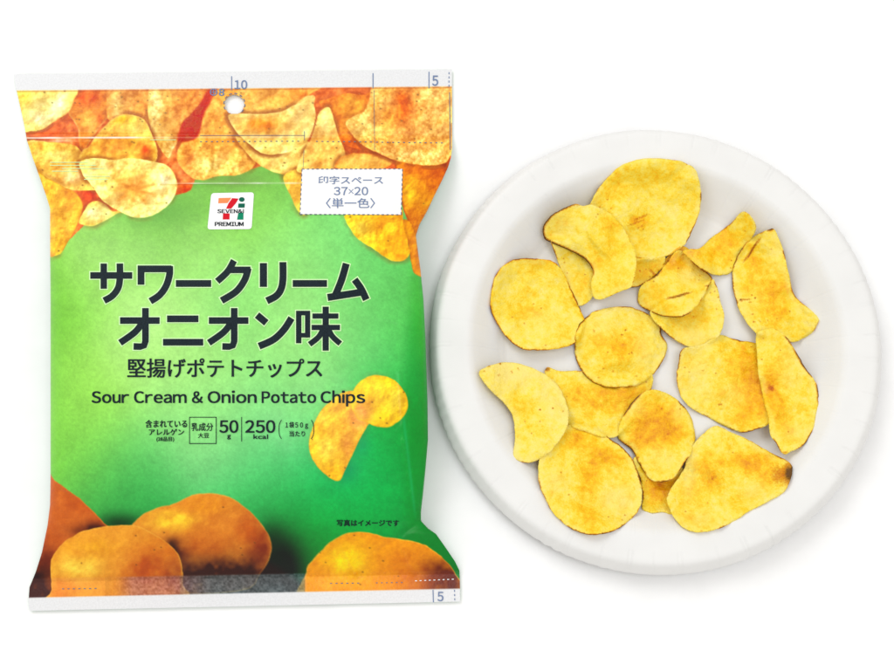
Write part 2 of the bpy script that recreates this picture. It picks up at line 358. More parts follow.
paint([(235, 84), (318, 84), (312, 93), (297, 103), (282, 112), (262, 114), (232, 114)], (249, 182, 70), (248, 172, 60), spots=[(300, 93, 12, 7, (238, 120, 25), .9)], noise=.16, mott=3, specks=8, seed=10)
paint([(212, 96), (222, 86), (237, 86), (236, 118), (243, 135), (256, 155), (252, 168), (238, 175), (218, 176), (203, 180), (192, 178), (180, 166), (177, 154), (184, 141), (199, 136), (203, 115)], (246, 165, 56), (248, 182, 74), gdir=-90, spots=[(212, 165, 22, 9, (253, 215, 110), .9), (190, 160, 7, 12, (240, 135, 50), .7), (215, 122, 10, 12, (243, 155, 40), .5)], noise=.2, mott=3, specks=16, edge_dark=.4, seed=11)
paint([(151, 84), (166, 86), (188, 85), (207, 86), (206, 95), (194, 110), (182, 123), (180, 134), (173, 150), (168, 158), (160, 148), (153, 133), (149, 120), (148, 104)], (251, 196, 84), (246, 150, 48), gdir=0, spots=[(156, 108, 6, 22, (253, 222, 125), .9), (172, 150, 9, 9, (252, 226, 140), .8), (180, 104, 10, 14, (243, 148, 42), .6), (163, 121, 6, 4, (225, 145, 40), .8)], noise=.2, mott=3, specks=18, edge_dark=.6, seed=12)
paint([(208, 90), (196, 109), (182, 124), (178, 141), (196, 138), (201, 124), (205, 112), (213, 96)], (214, 66, 12), (188, 32, 4), noise=.14, soft=1.6, seed=13)
paint([(80.5, 160), (83, 150), (89, 146), (99, 132), (113, 119), (126, 114), (142, 118), (150, 130), (157, 149), (154, 163), (130, 168), (95, 168)], (252, 200, 70), (250, 178, 56), spots=[(122, 119, 10, 5, (252, 192, 20), .9), (138, 130, 12, 10, (252, 220, 100), .7), (145, 151, 7, 8, (236, 92, 18), .9), (115, 150, 18, 9, (246, 160, 60), .7)], rim=(250, 200, 95), edge_dark=.65, noise=.14, specks=12, seed=14)
paint([(113, 160), (130, 158), (150, 161), (166, 165), (174.5, 175), (176.5, 190), (167, 206), (151, 216), (134, 217), (117, 210), (102, 200), (91, 184), (83, 175), (80, 162), (96, 158)], (253, 222, 118), (252, 196, 84), spots=[(134, 190, 14, 9, (247, 170, 70), .8), (165, 180, 7, 9, (254, 236, 175), .8), (108, 168, 12, 6, (250, 200, 110), .6), (152, 208, 12, 5, (253, 228, 130), .7)], rim=(254, 228, 120), edge_dark=.5, noise=.14, specks=9, seed=15)
for k in range(9):   # radiating fry marks of the big printed slice
    an = k / 9 * 2 * math.pi + .3
    paint([(134 + 4 * math.cos(an + .5), 190 + 3 * math.sin(an + .5)), (134 + 4 * math.cos(an - .5), 190 + 3 * math.sin(an - .5)), (134 + 22 * math.cos(an), 190 + 15 * math.sin(an))], (246, 168, 62), noise=.2, soft=2.8, seed=60 + k)
paint([(236, 136), (247, 153), (263, 167), (284, 175), (302, 178), (312, 160), (306, 140), (270, 150)], (251, 196, 84), (252, 208, 104), noise=.14, specks=8, edge_dark=.5, seed=16)
paint([(284, 176), (303, 172), (306, 212), (298, 211), (291, 197)], (251, 196, 70), edge_dark=.3, noise=.1, seed=17)
paint([(319, 103), (327, 99), (346, 93), (362, 95), (372, 92), (372, 110), (360, 118), (349, 124), (354, 140), (361, 150), (340, 140), (332, 118)], (238, 125, 28), (240, 150, 38), spots=[(352, 104, 12, 8, (245, 165, 40), .9)], noise=.16, mott=3, edge_dark=.3, seed=18)
paint([(228, 116), (238, 113.5), (256, 114), (272, 113), (283, 111), (297, 103), (307, 96), (315, 96), (314, 104), (315.5, 115), (312, 131), (305, 143), (291, 151), (265, 154), (246, 141), (236, 131)], (251, 204, 100), (250, 196, 88), spots=[(259, 125, 20, 7, (242, 140, 22), 1.2), (300, 118, 8, 16, (252, 212, 112), .7), (275, 147, 22, 5, (252, 212, 105), .7)], rim=(252, 212, 110), edge_dark=.7, noise=.14, specks=14, seed=19)
paint([(322, 110), (328, 107), (332, 113), (338, 135), (345, 151), (342, 163), (328, 170), (298, 172), (303, 154), (312, 136), (318, 116)], (251, 200, 92), (250, 184, 76), spots=[(324, 122, 6, 14, (253, 220, 120), .8), (320, 160, 16, 8, (248, 172, 66), .6)], rim=(252, 205, 100), edge_dark=.65, noise=.14, specks=10, seed=20)
paint([(336, 168), (340, 158), (349, 154), (358, 153), (371, 154), (392, 161), (382, 169), (360, 172)], (248, 176, 66), (249, 188, 80), rim=(236, 130, 40), edge_dark=.5, noise=.1, seed=23)
paint([(396, 160), (420, 161), (447, 156), (449, 172), (436, 205), (424, 222), (414, 238), (409, 224), (402, 205), (398, 180)], (238, 148, 26), (228, 120, 14), gdir=0, spots=[(411, 192, 10, 16, (250, 192, 38), 1.0), (412, 168, 12, 6, (232, 120, 20), .7), (444, 163, 4, 5, (165, 45, 5), 1.1), (426, 200, 9, 14, (240, 165, 25), .7)], rim=(190, 80, 10), rimw=2.5, noise=.14, specks=6, seed=24)
paint([(369, 100), (375, 84), (410, 82), (456, 84), (456, 150), (450, 156), (445, 163), (424, 165), (398, 161), (376, 152), (360, 143), (349, 130), (346, 122), (354, 116), (364, 111)], (250, 186, 82), (249, 176, 70), spots=[(404, 106, 12, 20, (236, 110, 16), 1.0), (382, 96, 7, 10, (250, 195, 80), .5), (365, 130, 12, 12, (252, 210, 98), .8), (420, 155, 30, 6, (252, 206, 108), .7), (388, 118, 10, 10, (242, 150, 30), .7)], edge_dark=.7, noise=.22, mott=2.4, specks=24, seed=25)
paint([(410, 221), (416, 235), (419, 254), (424, 276), (414, 273), (411, 262), (408, 245), (401, 222)], (249, 172, 22), (246, 150, 12), gdir=0, noise=.08, rim=(205, 120, 10), rimw=1.5, seed=26)
paint([(345, 214), (350, 228), (358, 239), (372, 248), (382, 255), (390, 260), (398, 261.5), (406, 259), (409.5, 253), (408, 243), (403, 226), (400, 208), (370, 210)], (253, 202, 42), (251, 178, 30), gdir=0, spots=[(362, 228, 10, 10, (254, 220, 80), .7), (400, 256, 6, 6, (232, 125, 20), .7), (385, 225, 14, 8, (246, 165, 35), .6), (402, 235, 4, 18, (240, 150, 20), .6)], edge_dark=.3, noise=.12, specks=5, seed=27)
# the two chips in the middle
paint([(352, 391), (337, 396), (321, 411), (313, 427), (309, 444), (312, 458), (322, 472), (338, 481), (346, 468), (354, 451), (361, 437), (368, 425), (377, 416), (372, 400)], (252, 198, 34), (250, 190, 46), spots=[(327, 450, 9, 13, (254, 225, 70), 1.), (359, 420, 12, 12, (243, 150, 60), .9), (348, 445, 7, 13, (244, 155, 70), .7), (334, 472, 10, 8, (250, 185, 15), .7), (322, 415, 8, 10, (250, 215, 70), .6)], rim=(244, 165, 20), rimw=1.6, edge_dark=.1, noise=.12, specks=9, seed=28)
paint([(361, 381), (372, 375.5), (387, 377), (398, 383), (406, 395), (408, 407), (402, 418), (391, 426.5), (379, 427), (368, 423), (357, 418), (351, 404), (353, 391)], (252, 206, 16), (252, 212, 40), spots=[(395, 400, 8, 14, (254, 230, 60), .9), (363, 410, 11, 12, (244, 165, 60), 1.), (378, 378, 12, 4, (250, 200, 0), .6)], rim=(240, 178, 0), rimw=1.5, edge_dark=.1, noise=.1, specks=9, seed=29)
# stronger ink contrast of the photographed chips
wc = (smooth(262, 255, V) * (ART[..., 0] > 195))[..., None]; mc = np.array((246, 172, 72.)); ART = ART * (1 - wc) + (mc + (ART - mc) * np.array([1.25, 1.32, 1.35])) * wc
ART = np.clip(ART, 0, 255)
# potatoes
paint([(40, 470), (55, 481), (68, 490), (80, 499), (95, 513), (104, 523), (110, 530), (100, 545), (60, 560), (52, 600), (15, 602), (20, 560)], (198, 88, 20), (205, 100, 28), spots=[(60, 500, 14, 14, (214, 108, 30), .9), (45, 560, 18, 16, (120, 38, 8), .9), (36, 590, 22, 20, (40, 10, 12), 1.4), (98, 530, 22, 7, (70, 20, 5), 1.1), (80, 505, 14, 8, (190, 80, 15), .6)], rim=(222, 120, 30), rimw=2, noise=.08, mott=4, seed=31, emb=.1)
paint([(135, 533), (180, 541), (240, 560), (275, 565), (300, 602), (120, 605), (150, 560)], (30, 8, 5), (14, 5, 4), noise=.1, soft=5, seed=32)
paint([(132, 527), (137, 520), (144, 514), (158, 507.5), (172, 504.5), (180, 501), (188, 497), (198, 494), (210, 493.3), (222, 495), (232, 498.5), (242, 505), (252.5, 514), (263, 526), (269.5, 537), (271.5, 549), (268.5, 561), (260, 574), (245, 590), (180, 592), (165, 560), (145, 540)], (228, 142, 40), (222, 126, 32), spots=[(172, 520, 24, 10, (253, 200, 44), 1.1), (205, 505, 22, 9, (238, 150, 26), .8), (260, 550, 14, 26, (130, 42, 8), .9), (215, 580, 58, 20, (54, 14, 5), 1.5), (175, 556, 14, 12, (60, 14, 4), 1.1), (250, 530, 14, 16, (205, 88, 12), .6), (200, 548, 30, 10, (190, 84, 12), .5), (172, 549, 6, 9, (30, 6, 3), .9)], rim=(246, 178, 60), rimw=1.6, noise=.08, mott=4, specks=16, soft=.9, seed=33, emb=.1)
paint([(51.5, 590), (50.5, 565), (54, 554), (64, 542), (74, 536), (84, 531), (105, 526.5), (133, 525.5), (154, 534), (172, 547), (180, 558), (182.5, 570), (183, 585), (184, 605), (52, 606)], (238, 156, 40), (240, 160, 44), spots=[(78, 568, 24, 12, (254, 212, 70), 1.0), (92, 548, 24, 10, (247, 175, 30), .8), (150, 572, 28, 24, (196, 84, 12), .95), (168, 548, 16, 16, (206, 104, 14), .8), (176, 580, 10, 14, (130, 40, 10), .8), (62, 590, 14, 12, (236, 120, 40), .6)], rim=(250, 190, 70), rimw=1.6, noise=.08, mott=4, specks=20, seed=34, emb=.1)
paint([(306, 610), (306.5, 572), (311, 562), (322, 550), (334, 539.5), (349, 533), (366, 532.3), (384, 536.7), (402, 539.4), (420, 543), (430, 548), (444, 559), (456, 575), (464, 604)], (242, 150, 12), (244, 158, 12), spots=[(348, 560, 22, 20, (255, 212, 10), 1.0), (400, 560, 26, 16, (236, 138, 12), .7), (442, 578, 24, 15, (84, 18, 8), 1.3), (450, 594, 24, 9, (70, 14, 6), .9), (415, 580, 20, 16, (214, 100, 10), .7), (325, 585, 14, 14, (250, 170, 40), .7)], rim=(250, 196, 60), rimw=1.8, noise=.08, mott=3, specks=26, seed=35, emb=.1)
# heat seal at the bag's foot: its grey speckled sheen painted into the print
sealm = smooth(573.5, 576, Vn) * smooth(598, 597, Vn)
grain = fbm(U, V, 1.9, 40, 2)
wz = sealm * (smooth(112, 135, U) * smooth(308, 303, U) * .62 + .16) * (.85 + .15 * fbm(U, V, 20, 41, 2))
tl = smooth(170, 215, U); sheen_col = np.stack([150 - 40 * tl + 50 * grain, 116 + 16 * tl + 50 * grain, 118 + 18 * tl + 50 * grain], -1)
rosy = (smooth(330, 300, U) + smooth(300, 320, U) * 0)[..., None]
sheen_col = np.where((U > 305)[..., None] | (U < 105)[..., None], np.array((255, 190, 165.)), sheen_col)
sheen_col[..., 0] += 22 * ((U > 110) & (U < 180))
ART = ART * (1 - wz[..., None]) + sheen_col * wz[..., None]
ART = ART * (1 - (.12 * smooth(139, 134, Vn))[..., None]) + np.array((250, 235, 200.)) * (.12 * smooth(139, 134, Vn))[..., None]
# unprinted white ends
white = np.maximum(smooth(88.8, 87.8, Vn), smooth(592.8, 594.0, Vn))
ART = ART * (1 - white[..., None]) + np.array((230, 231, 233.)) * white[..., None]
# highlights along the film's crimp folds, painted in as pale lines
fold_glint = smooth(1.3, .2, np.abs(Vn - 137.0)) * (.75 * smooth(158, 130, U) + .3 * smooth(330, 300, U)) + smooth(1.1, .2, np.abs(Vn - 183.2)) * smooth(165, 180, U) * smooth(320, 290, U) * .75 + smooth(.9, .2, np.abs(Vn - 140.2)) * smooth(120, 60, U) * .4
fold_glint = (np.clip(fold_glint * (.75 + .5 * fbm(U, V * 3, 16, 88, 2)), 0, 1))[..., None]
ART = ART * (1 - fold_glint) + np.array((246, 246, 240.)) * fold_glint
dl = (smooth(1.2, .3, np.abs(Vn - 89.3)) * .35)[..., None]
ART = ART * (1 - dl) + np.array((165, 60, 20.)) * dl
# film side margin, bare silver-white line at the right hand lower corner
lum = ART.mean(-1, keepdims=True); ART = np.clip(lum + (ART - lum) * 1.02, 0, 255)
hole = np.hypot(U - 234.3, V - 104.3) < 9.3

bag = bpy.data.objects.new('snack_bag', None); COL.objects.link(bag)
bag.location = tuple(P([240], [340], [0])[0])
tag(bag, 'green bag of sour cream and onion potato chips, left of the white plate', 'snack bag')
def bag_child(o):
    o.parent = bag; o.matrix_parent_inverse = bag.matrix_world.inverted(); return o
bpy.context.view_layer.update()
X = P(U, V, ZF).reshape(NR, NC, 3)
front = bag_child(grid_obj('front_film', X, M_FILM, drop=hole))
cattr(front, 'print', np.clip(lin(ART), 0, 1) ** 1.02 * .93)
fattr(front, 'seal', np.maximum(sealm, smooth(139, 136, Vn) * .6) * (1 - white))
ZB = np.maximum(ZC - Q * (TT * .47 + .7), .6)
ZB[:, 0] = ZF[:, 0]; ZB[:, -1] = ZF[:, -1]
st_ = 3
ui = sorted(set(list(range(0, NC, st_)) + [NC - 1])); vi = sorted(set(list(range(0, NR, 2)) + [NR - 1]))
M_BACK, nt_, b_ = new_mat('back_film'); 
nz = N(nt_, 'ShaderNodeTexNoise', Scale=900.0); rmp = N(nt_, 'ShaderNodeValToRGB'); L(nt_, nz.outputs['Fac'], rmp.inputs[0])
rmp.color_ramp.elements[0].color = (.02, .30, .08, 1); rmp.color_ramp.elements[1].color = (.04, .42, .14, 1)
L(nt_, rmp.outputs[0], b_.inputs['Base Color']); b_.inputs['Roughness'].default_value = .35
# the back keeps the outline of the front all round: true world x,y of the front edge, lower z
XB = X.copy(); XB[..., 2] = ZB * S
XB[:, 0] = X[:, 0]; XB[:, -1] = X[:, -1]
XB = XB[np.ix_(vi, ui)]
back = bag_child(grid_obj('back_film', XB, M_BACK, drop=(np.hypot(U - 234.3, V - 104.3) < 10.5)[np.ix_(vi, ui)], flip=True))

# ---- lettering and marks: thin ink laid on the front film
def on_bag(u, v, lift):
    u = np.asarray(u, float); v = np.asarray(v, float)
    z = zfront(u.copy(), v.copy())[0]
    return P(u, v, z + lift)
class Ink:
    def __init__(s): s.v = []; s.f = []
    def add(s, uv, faces, lift):
        b = len(s.v); s.v += [(float(a), float(c), lift) for a, c in uv]; s.f += [tuple(b + int(i) for i in f) for f in faces]
    def strip(s, pts, w, lift=.5, dense=3.0, curve=False, taper=None):
        p = spline(pts, 8, False) if curve else np.array(pts, float)
        q = [p[0]]
        for a, b in zip(p[:-1], p[1:]):
            k = max(1, int(np.hypot(*(b - a)) / dense))
            for j in range(1, k + 1): q.append(a + (b - a) * j / k)
        q = np.array(q); t = np.gradient(q, axis=0); t /= np.linalg.norm(t, axis=1)[:, None] + 1e-9
        nrm = np.stack([-t[:, 1], t[:, 0]], 1) * w / 2
        k = len(q); uv = np.vstack([q + nrm, q - nrm])
        s.add(uv, [(i, i + 1, k + i + 1, k + i) for i in range(k - 1)], lift)
    def dashes(s, p0, p1, w, on, off, lift=.5):
        p0 = np.array(p0, float); p1 = np.array(p1, float); d = np.hypot(*(p1 - p0)); e = (p1 - p0) / d; t = 0
        while t < d: s.strip([p0 + e * t, p0 + e * min(t + on, d)], w, lift); t += on + off
    def poly(s, pts, lift=.5, step=3.0):
        pts = [Vector(p) for p in pts]; m = len(pts)
        out = []
        for i in range(m):
            a, b = pts[i], pts[(i + 1) % m]; k = max(1, int((b - a).length / step))
            out += [a + (b - a) * j / k for j in range(k)]
        nb = len(out); lo = np.min([tuple(p) for p in out], 0); hi = np.max([tuple(p) for p in out], 0)
        ar = np.array([tuple(p) for p in out])
        gu, gv = np.meshgrid(np.arange(lo[0] + step / 2, hi[0], step), np.arange(lo[1] + step / 2, hi[1], step))
        if gu.size:
            d = inside_dist(ar, gu, gv); k = d > step * .4
            out += [Vector((a, b)) for a, b in zip(gu[k], gv[k])]
        r = delaunay_2d_cdt(out, [], [list(range(nb))], 1, 1e-5)
        s.add([tuple(p) for p in r[0]], r[2], lift)
    def text(s, body, u0, v0, u1, v1, lift=.5, bold=0.0, slant_=0.0, offset=0.0):
        c = bpy.data.curves.new('tmp_text', 'FONT'); c.body = body; c.size = 10; c.resolution_u = 4; c.offset = offset
        ob = bpy.data.objects.new('tmp_text', c); COL.objects.link(ob); bpy.context.view_layer.update()
        me = bpy.data.meshes.new_from_object(ob)
        bm = bmesh.new(); bm.from_mesh(me)
        xs = [v.co.x for v in bm.verts]; ys = [v.co.y for v in bm.verts]
        x0, x1, y0, y1 = min(xs), max(xs), min(ys), max(ys)
        for v in bm.verts:
            a = u0 + (v.co.x - x0) / (x1 - x0) * (u1 - u0); b = v1 - (v.co.y - y0) / (y1 - y0) * (v1 - v0)
            v.co = (a + slant_ * (v1 - b), b, 0)
        bmesh.ops.triangulate(bm, faces=bm.faces[:])
        for it in range(3):
            le = [e for e in bm.edges if e.calc_length() > 5]
            if not le: break
            bmesh.ops.subdivide_edges(bm, edges=le, cuts=1); bmesh.ops.triangulate(bm, faces=bm.faces[:])
        bm.verts.index_update()
        vs = [(v.co.x, v.co.y) for v in bm.verts]; fs = [[v.index for v in f.verts] for f in bm.faces]
        offs = [(0, 0)] if not bold else [(-bold, -bold * .5), (bold, bold * .5), (-bold, bold * .5), (bold, -bold * .5)]
        for k, (a, b) in enumerate(offs): s.add([(x + a, y + b) for x, y in vs], fs, lift + .07 * k)
        bm.free(); bpy.data.objects.remove(ob); bpy.data.curves.remove(c); bpy.data.meshes.remove(me)
    def fw(s, body, u0, v0, u1, v1, lift=.5, bold=0.0, gap=1.15, space=2.6):
        """proportionally set line from the sans face's full-width glyphs; v0..v1 spans the capitals' height"""
        def glyph(ch):
            c = bpy.data.curves.new('tmp_text', 'FONT'); c.body = chr(ord(ch) + 0xFEE0); c.size = 10; c.resolution_u = 4
            ob = bpy.data.objects.new('tmp_text', c); COL.objects.link(ob); bpy.context.view_layer.update()
            me = bpy.data.meshes.new_from_object(ob); bm = bmesh.new(); bm.from_mesh(me); bmesh.ops.triangulate(bm, faces=bm.faces[:])
            bm.verts.index_update()
            a = np.array([(v.co.x, v.co.y) for v in bm.verts]); f = [[v.index for v in q.verts] for q in bm.faces]
            bm.free(); bpy.data.objects.remove(ob); bpy.data.curves.remove(c); bpy.data.meshes.remove(me); return a, f
        cap = glyph('H' if not body[0].isdigit() else '5')[0]; c0, c1 = cap[:, 1].min(), cap[:, 1].max()
        x = 0; items = []
        for ch in body:
            if ch == ' ': x += space; continue
            a, f = glyph(ch); w = np.ptp(a[:, 0]); a[:, 0] += x - a[:, 0].min(); x += w + gap; items.append((a, f))
        x1 = max(a[:, 0].max() for a, f in items)
        offs = [(0, 0)] if not bold else [(-bold, -bold * .5), (bold, bold * .5), (-bold, bold * .5), (bold, -bold * .5)]
        for a, f in items:
            uv = np.stack([u0 + a[:, 0] / x1 * (u1 - u0), v1 - (a[:, 1] - c0) / (c1 - c0) * (v1 - v0)], 1)
            for k, (p, q) in enumerate(offs): s.add([(x_ + p, y_ + q) for x_, y_ in uv], f, lift + .07 * k)
    def build(s, name, mat, parent=None):
        a = np.array(s.v); X = on_bag(a[:, 0], a[:, 1], a[:, 2])
        fs = []
        o = mesh_obj(name, X, s.f, mat)
        bm = bmesh.new(); bm.from_mesh(o.data)
        fl = [f for f in bm.faces if f.normal.z < 0]
        if fl: bmesh.ops.reverse_faces(bm, faces=fl)
        bm.to_mesh(o.data); bm.free()
        if parent is None: bag_child(o)
        else:
            o.parent = parent; bpy.context.view_layer.update(); o.matrix_parent_inverse = parent.matrix_world.inverted()
        return o

W = 6.7
def o_kana(dx): return [([(120 + dx, 320.5), (159.6 + dx, 320.5)], 6.6, 0), ([(145.4 + dx, 308), (145.4 + dx, 341), (144 + dx, 345.5), (140 + dx, 346.6), (133.5 + dx, 346.4)], 6.6, 0), ([(143.5 + dx, 321), (135 + dx, 332), (120 + dx, 342.8)], 6.6, 1)]
TITLE = [([(90.2, 275.4), (132.2, 275.4)], 6.6, 0), ([(103.7, 263.4), (103.7, 288.7)], 6.4, 0), ([(119.8, 263.4), (119.8, 278), (118, 288), (112, 296), (104, 300.6)], 6.6, 1),
    ([(137.7, 268.8), (171.5, 268.8)], 6.8, 0), ([(141, 266), (141, 284.6)], 6.8, 0), ([(169.6, 266), (169.4, 275), (166, 286), (159.5, 295), (150.3, 301.2)], 6.8, 1),
    ([(175.8, 283.4), (211.2, 283.4)], 6.8, 0),
    ([(234, 260.5), (227.5, 271.5), (217.2, 281.3)], 6.6, 1), ([(230, 269.8), (250.5, 269.8)], 6.6, 0), ([(248.3, 268), (244.5, 280), (236, 291.5), (221.5, 300.6)], 6.8, 1),
    ([(263.4, 263), (263.4, 286.8)], 7.2, 0), ([(282.9, 262), (282.9, 279), (281, 289), (276, 296), (266.8, 300.8)], 7, 1),
    ([(292.7, 283.4), (327, 283.4)], 6.8, 0),
    ([(346.3, 263.5), (341.5, 280), (335.2, 295.5)], 7, 1), ([(327.6, 297.4), (364.5, 291.6)], 7, 0), ([(354.6, 279.5), (361, 288.5), (366.3, 299.6)], 7, 1)] \
    + o_kana(0) + [([(167, 318.8), (198.4, 318.8)], 6.7, 0), ([(163, 342.2), (203.2, 342.2)], 6.7, 0)] + o_kana(88.8) + \
    [([(257, 315), (266.3, 322.8)], 7, 0), ([(291.5, 318), (284, 329.5), (273.5, 339.5), (259, 346.2)], 7, 1),
     ([(298.7, 310.8), (298.7, 343.2)], 5.4, 0), ([(307.6, 310.8), (307.6, 337.6)], 5.2, 0), ([(296.2, 313), (310.2, 313)], 4.6, 0), ([(297, 335.2), (309.8, 335.2)], 4.6, 0),
     ([(312.4, 316), (338.4, 316)], 5.2, 0), ([(311.6, 327.4), (340, 327.4)], 5.2, 0), ([(325.7, 306.6), (325.7, 350.6)], 6.2, 0), ([(323.5, 328.5), (318.5, 337), (309.5, 344.3)], 5.6, 1), ([(328, 328.5), (332.5, 336.5), (340.3, 343.6)], 5.6, 1)]
t1, t0 = Ink(), Ink()
for k, (pts, w, cv) in enumerate(TITLE):
    t1.strip(pts, w, .62 + .06 * (k % 5), curve=bool(cv), dense=2.5)
    p = np.array(pts, float); e0 = p[0] - p[1]; e0 /= np.hypot(*e0); e1 = p[-1] - p[-2]; e1 /= np.hypot(*e1)
    p[0] += e0 * 1.1; p[-1] += e1 * 1.1
    t0.strip(p, w + 2.2, .25 + .05 * (k % 5), curve=bool(cv), dense=2.5)
t1.build('title_lettering', INK_DARK); t0.build('title_outline', INK_PALE)
k = Ink(); k.text('堅揚げポテトチップス', 127.5, 358.5, 322, 377.5, .45, bold=.38); k.build('subtitle_lettering', INK_DARK)
k = Ink()
k.fw('Sour Cream', 91.8, 391.6, 186.2, 402.8, .45, bold=.42); k.fw('&', 192.2, 391.6, 202.6, 402.8, .45, bold=.36)
k.fw('Onion', 208, 391.6, 256.3, 402.8, .45, bold=.42); k.fw('Potato', 262, 391.6, 315.8, 402.8, .45, bold=.42); k.fw('Chips', 321, 391.6, 364.8, 402.8, .45, bold=.42)
k.build('english_lettering', INK_DARK)
k = Ink()
k.text('含まれている', 145.5, 420, 187, 427.6, .45, bold=.22); k.text('アレルゲン', 149, 429, 184, 435.2, .45, bold=.2); k.text('(28品目)', 156.5, 437, 174, 442, .45, bold=.12)
k.text('乳成分', 191.5, 423, 213, 431, .45, bold=.15); k.text('大豆', 198, 433, 209, 438, .45, bold=.12)
k.fw('50', 219.7, 420.6, 238, 432.8, .45, bold=.42); k.text('g', 227.3, 435, 230.6, 439.5, .45, bold=.2); k.fw('250', 245.6, 420.6, 275, 432.8, .45, bold=.42); k.text('kcal', 253.5, 434.5, 268, 439, .45, bold=.15)
k.text('１袋５０ｇ', 285.5, 422, 308, 429, .45, bold=.15); k.text('当たり', 289.5, 431, 305, 436.6, .45, bold=.15)
for p in (((189.5, 417.3), (216.2, 417.3)), ((189.5, 443.6), (216.2, 443.6)), ((189.5, 417), (189.5, 444)), ((216.2, 417), (216.2, 444)), ((241.6, 417), (241.6, 441.5))): k.strip(p, .75, .5)
k.strip([(281.5, 420), (279.3, 425), (279.3, 434), (281.5, 439)], .7, .5, curve=True); k.strip([(311.3, 420), (313.5, 425), (313.5, 434), (311.3, 439)], .7, .5, curve=True)
k.build('nutrition_lettering', INK_DARK)
k = Ink(); k.text('写真はイメージです', 337, 520, 399, 526.3, .45, bold=.2); k.build('notice_lettering', INK_DARK)
# emblem badge
def rrect(c, r=3.2, n=5):
    c = np.array(c, float); m = len(c); out = []
    for i in range(m):
        a, b, d = c[i - 1], c[i], c[(i + 1) % m]
        p = b + (a - b) / np.hypot(*(a - b)) * r; q = b + (d - b) / np.hypot(*(d - b)) * r
        for k in range(n + 1):
            t = k / n; out.append(tuple((1 - t) ** 2 * p + 2 * t * (1 - t) * b + t * t * q))
    return out
k = Ink(); k.poly(rrect([(211.3, 193), (254, 192.2), (251.6, 229), (207.3, 229.4)])); badge = k.build('emblem_badge', INK_WHITE)
k = Ink(); k.poly([(218.6, 198), (231.5, 197.6), (227.5, 203), (218.2, 203.2)], .62); k.build('emblem_stripe', INK_ORANGE, badge)
k = Ink(); k.poly([(232.2, 198), (238.6, 198.5), (236, 203), (231.2, 208.6), (226, 208.6), (228.6, 203)], .62); k.poly([(223, 213.3), (229.7, 213.3), (229.5, 219.4), (222.7, 219.4)], .62); k.build('emblem_numeral', INK_RED, badge)
k = Ink(); k.poly([(239.2 + 2.9 * math.cos(a / 12 * 6.283) + 2.6, 199.4 + 2.4 * math.sin(a / 12 * 6.283)) for a in range(12)], .62, 2); k.poly([(238.4, 203.4), (245, 203.4), (244.6, 207.6), (238, 207.6)], .62)
k.build('emblem_dot', INK_DGREEN, badge)
k = Ink(); k.poly([(238.2, 213), (243.6, 212.4), (243.4, 219.6), (237, 219.6)], .62); k.build('emblem_stem', INK_GREEN, badge)
k = Ink(); k.fw('SEVEN&i', 217.5, 209.3, 243.8, 212.9, .64, bold=.2); k.fw('PREMIUM', 215, 222, 243.4, 225.9, .64, bold=.26); k.build('emblem_lettering', INK_DARK, badge)
# date panel
k = Ink(); k.poly([(302, 169), (402.5, 168.8), (401.2, 214.6), (300, 214.2)], .5, 4); panel = k.build('date_panel', INK_WHITE)
k = Ink()
for a, b in (((302, 169), (402.5, 168.8)), ((402.5, 168.8), (401.2, 214.6)), ((300, 214.2), (401.2, 214.6)), ((302, 169), (300, 214.2))): k.dashes(a, b, .95, 2.4, 2.4, .66)
k.build('panel_border', INK_GREY, panel)
k = Ink(); k.text('印字スペース', 318.5, 176, 383, 184, .66, bold=.12); k.fw('37', 334, 187, 347.5, 195, .66, bold=.16); k.fw('20', 354.5, 187, 368, 195, .66, bold=.16); k.strip([(348.8, 189), (353.4, 193.6)], .7, .66); k.strip([(353.4, 189), (348.8, 193.6)], .7, .7); k.text('〈単一色〉', 326, 198, 375, 208, .66, bold=.1); k.build('panel_lettering', INK_BLUE, panel)
# register marks, each printed mark a part of the bag
def mark(name, mat, fn):
    k = Ink(); fn(k); return k.build(name, mat)
mark('register_numeral', INK_BLUE, lambda k: k.fw('10', 234.6, 80.2, 247, 88.8, .5, bold=.2))
mark('register_numeral', INK_BLUE, lambda k: k.fw('5', 432.4, 75.4, 438, 85.4, .5, bold=.18))
mark('register_numeral', INK_BLUE, lambda k: k.fw('5', 437.7, 592, 443.3, 601.3, .5, bold=.18))
mark('register_numeral', INK_BLUE, lambda k: k.fw('8', 219.2, 88.7, 224, 95.5, .5, bold=.3))
for p in (((231.6, 76), (231.6, 90)), ((429, 71.5), (429, 88)), ((373, 73), (373, 88)), ((433, 590), (433.4, 602.5))): mark('register_tick', INK_BLUE, lambda k: k.strip(p, .9))
mark('trim_line', INK_BLUE, lambda k: k.dashes((449, 72), (449, 89), .9, 2, 2.2)); mark('trim_line', INK_BLUE, lambda k: k.dashes((454.5, 590), (454.8, 601), .9, 2, 2.2))
def cross(k):
    k.strip([(213.6 + 3.4 * math.cos(a / 10 * 6.283), 92 + 3.2 * math.sin(a / 10 * 6.283)) for a in range(11)], 1.0)
    k.strip([(210, 92), (217.2, 92)], .7, .55); k.strip([(213.6, 88.5), (213.6, 95.5)], .7, .6)
mark('register_cross', INK_BLUE, cross)
def ring(k):
    for a in range(12):
        if a in (2, 3, 4): continue
        b = [(a + .55 * j / 2) / 12 * 6.283 for j in range(3)]
        k.strip([(234.3 + 10.6 * math.cos(t), 104 + 10.8 * math.sin(t)) for t in b], 1.0)
mark('punch_hole_ring', INK_GREY, ring)
def bracket(k): k.strip([(200, 135.3), (304.6, 135.2)], .55); k.strip([(304.4, 131), (304.4, 140)], .6, .55)
mark('fold_bracket', INK_GREY, bracket)
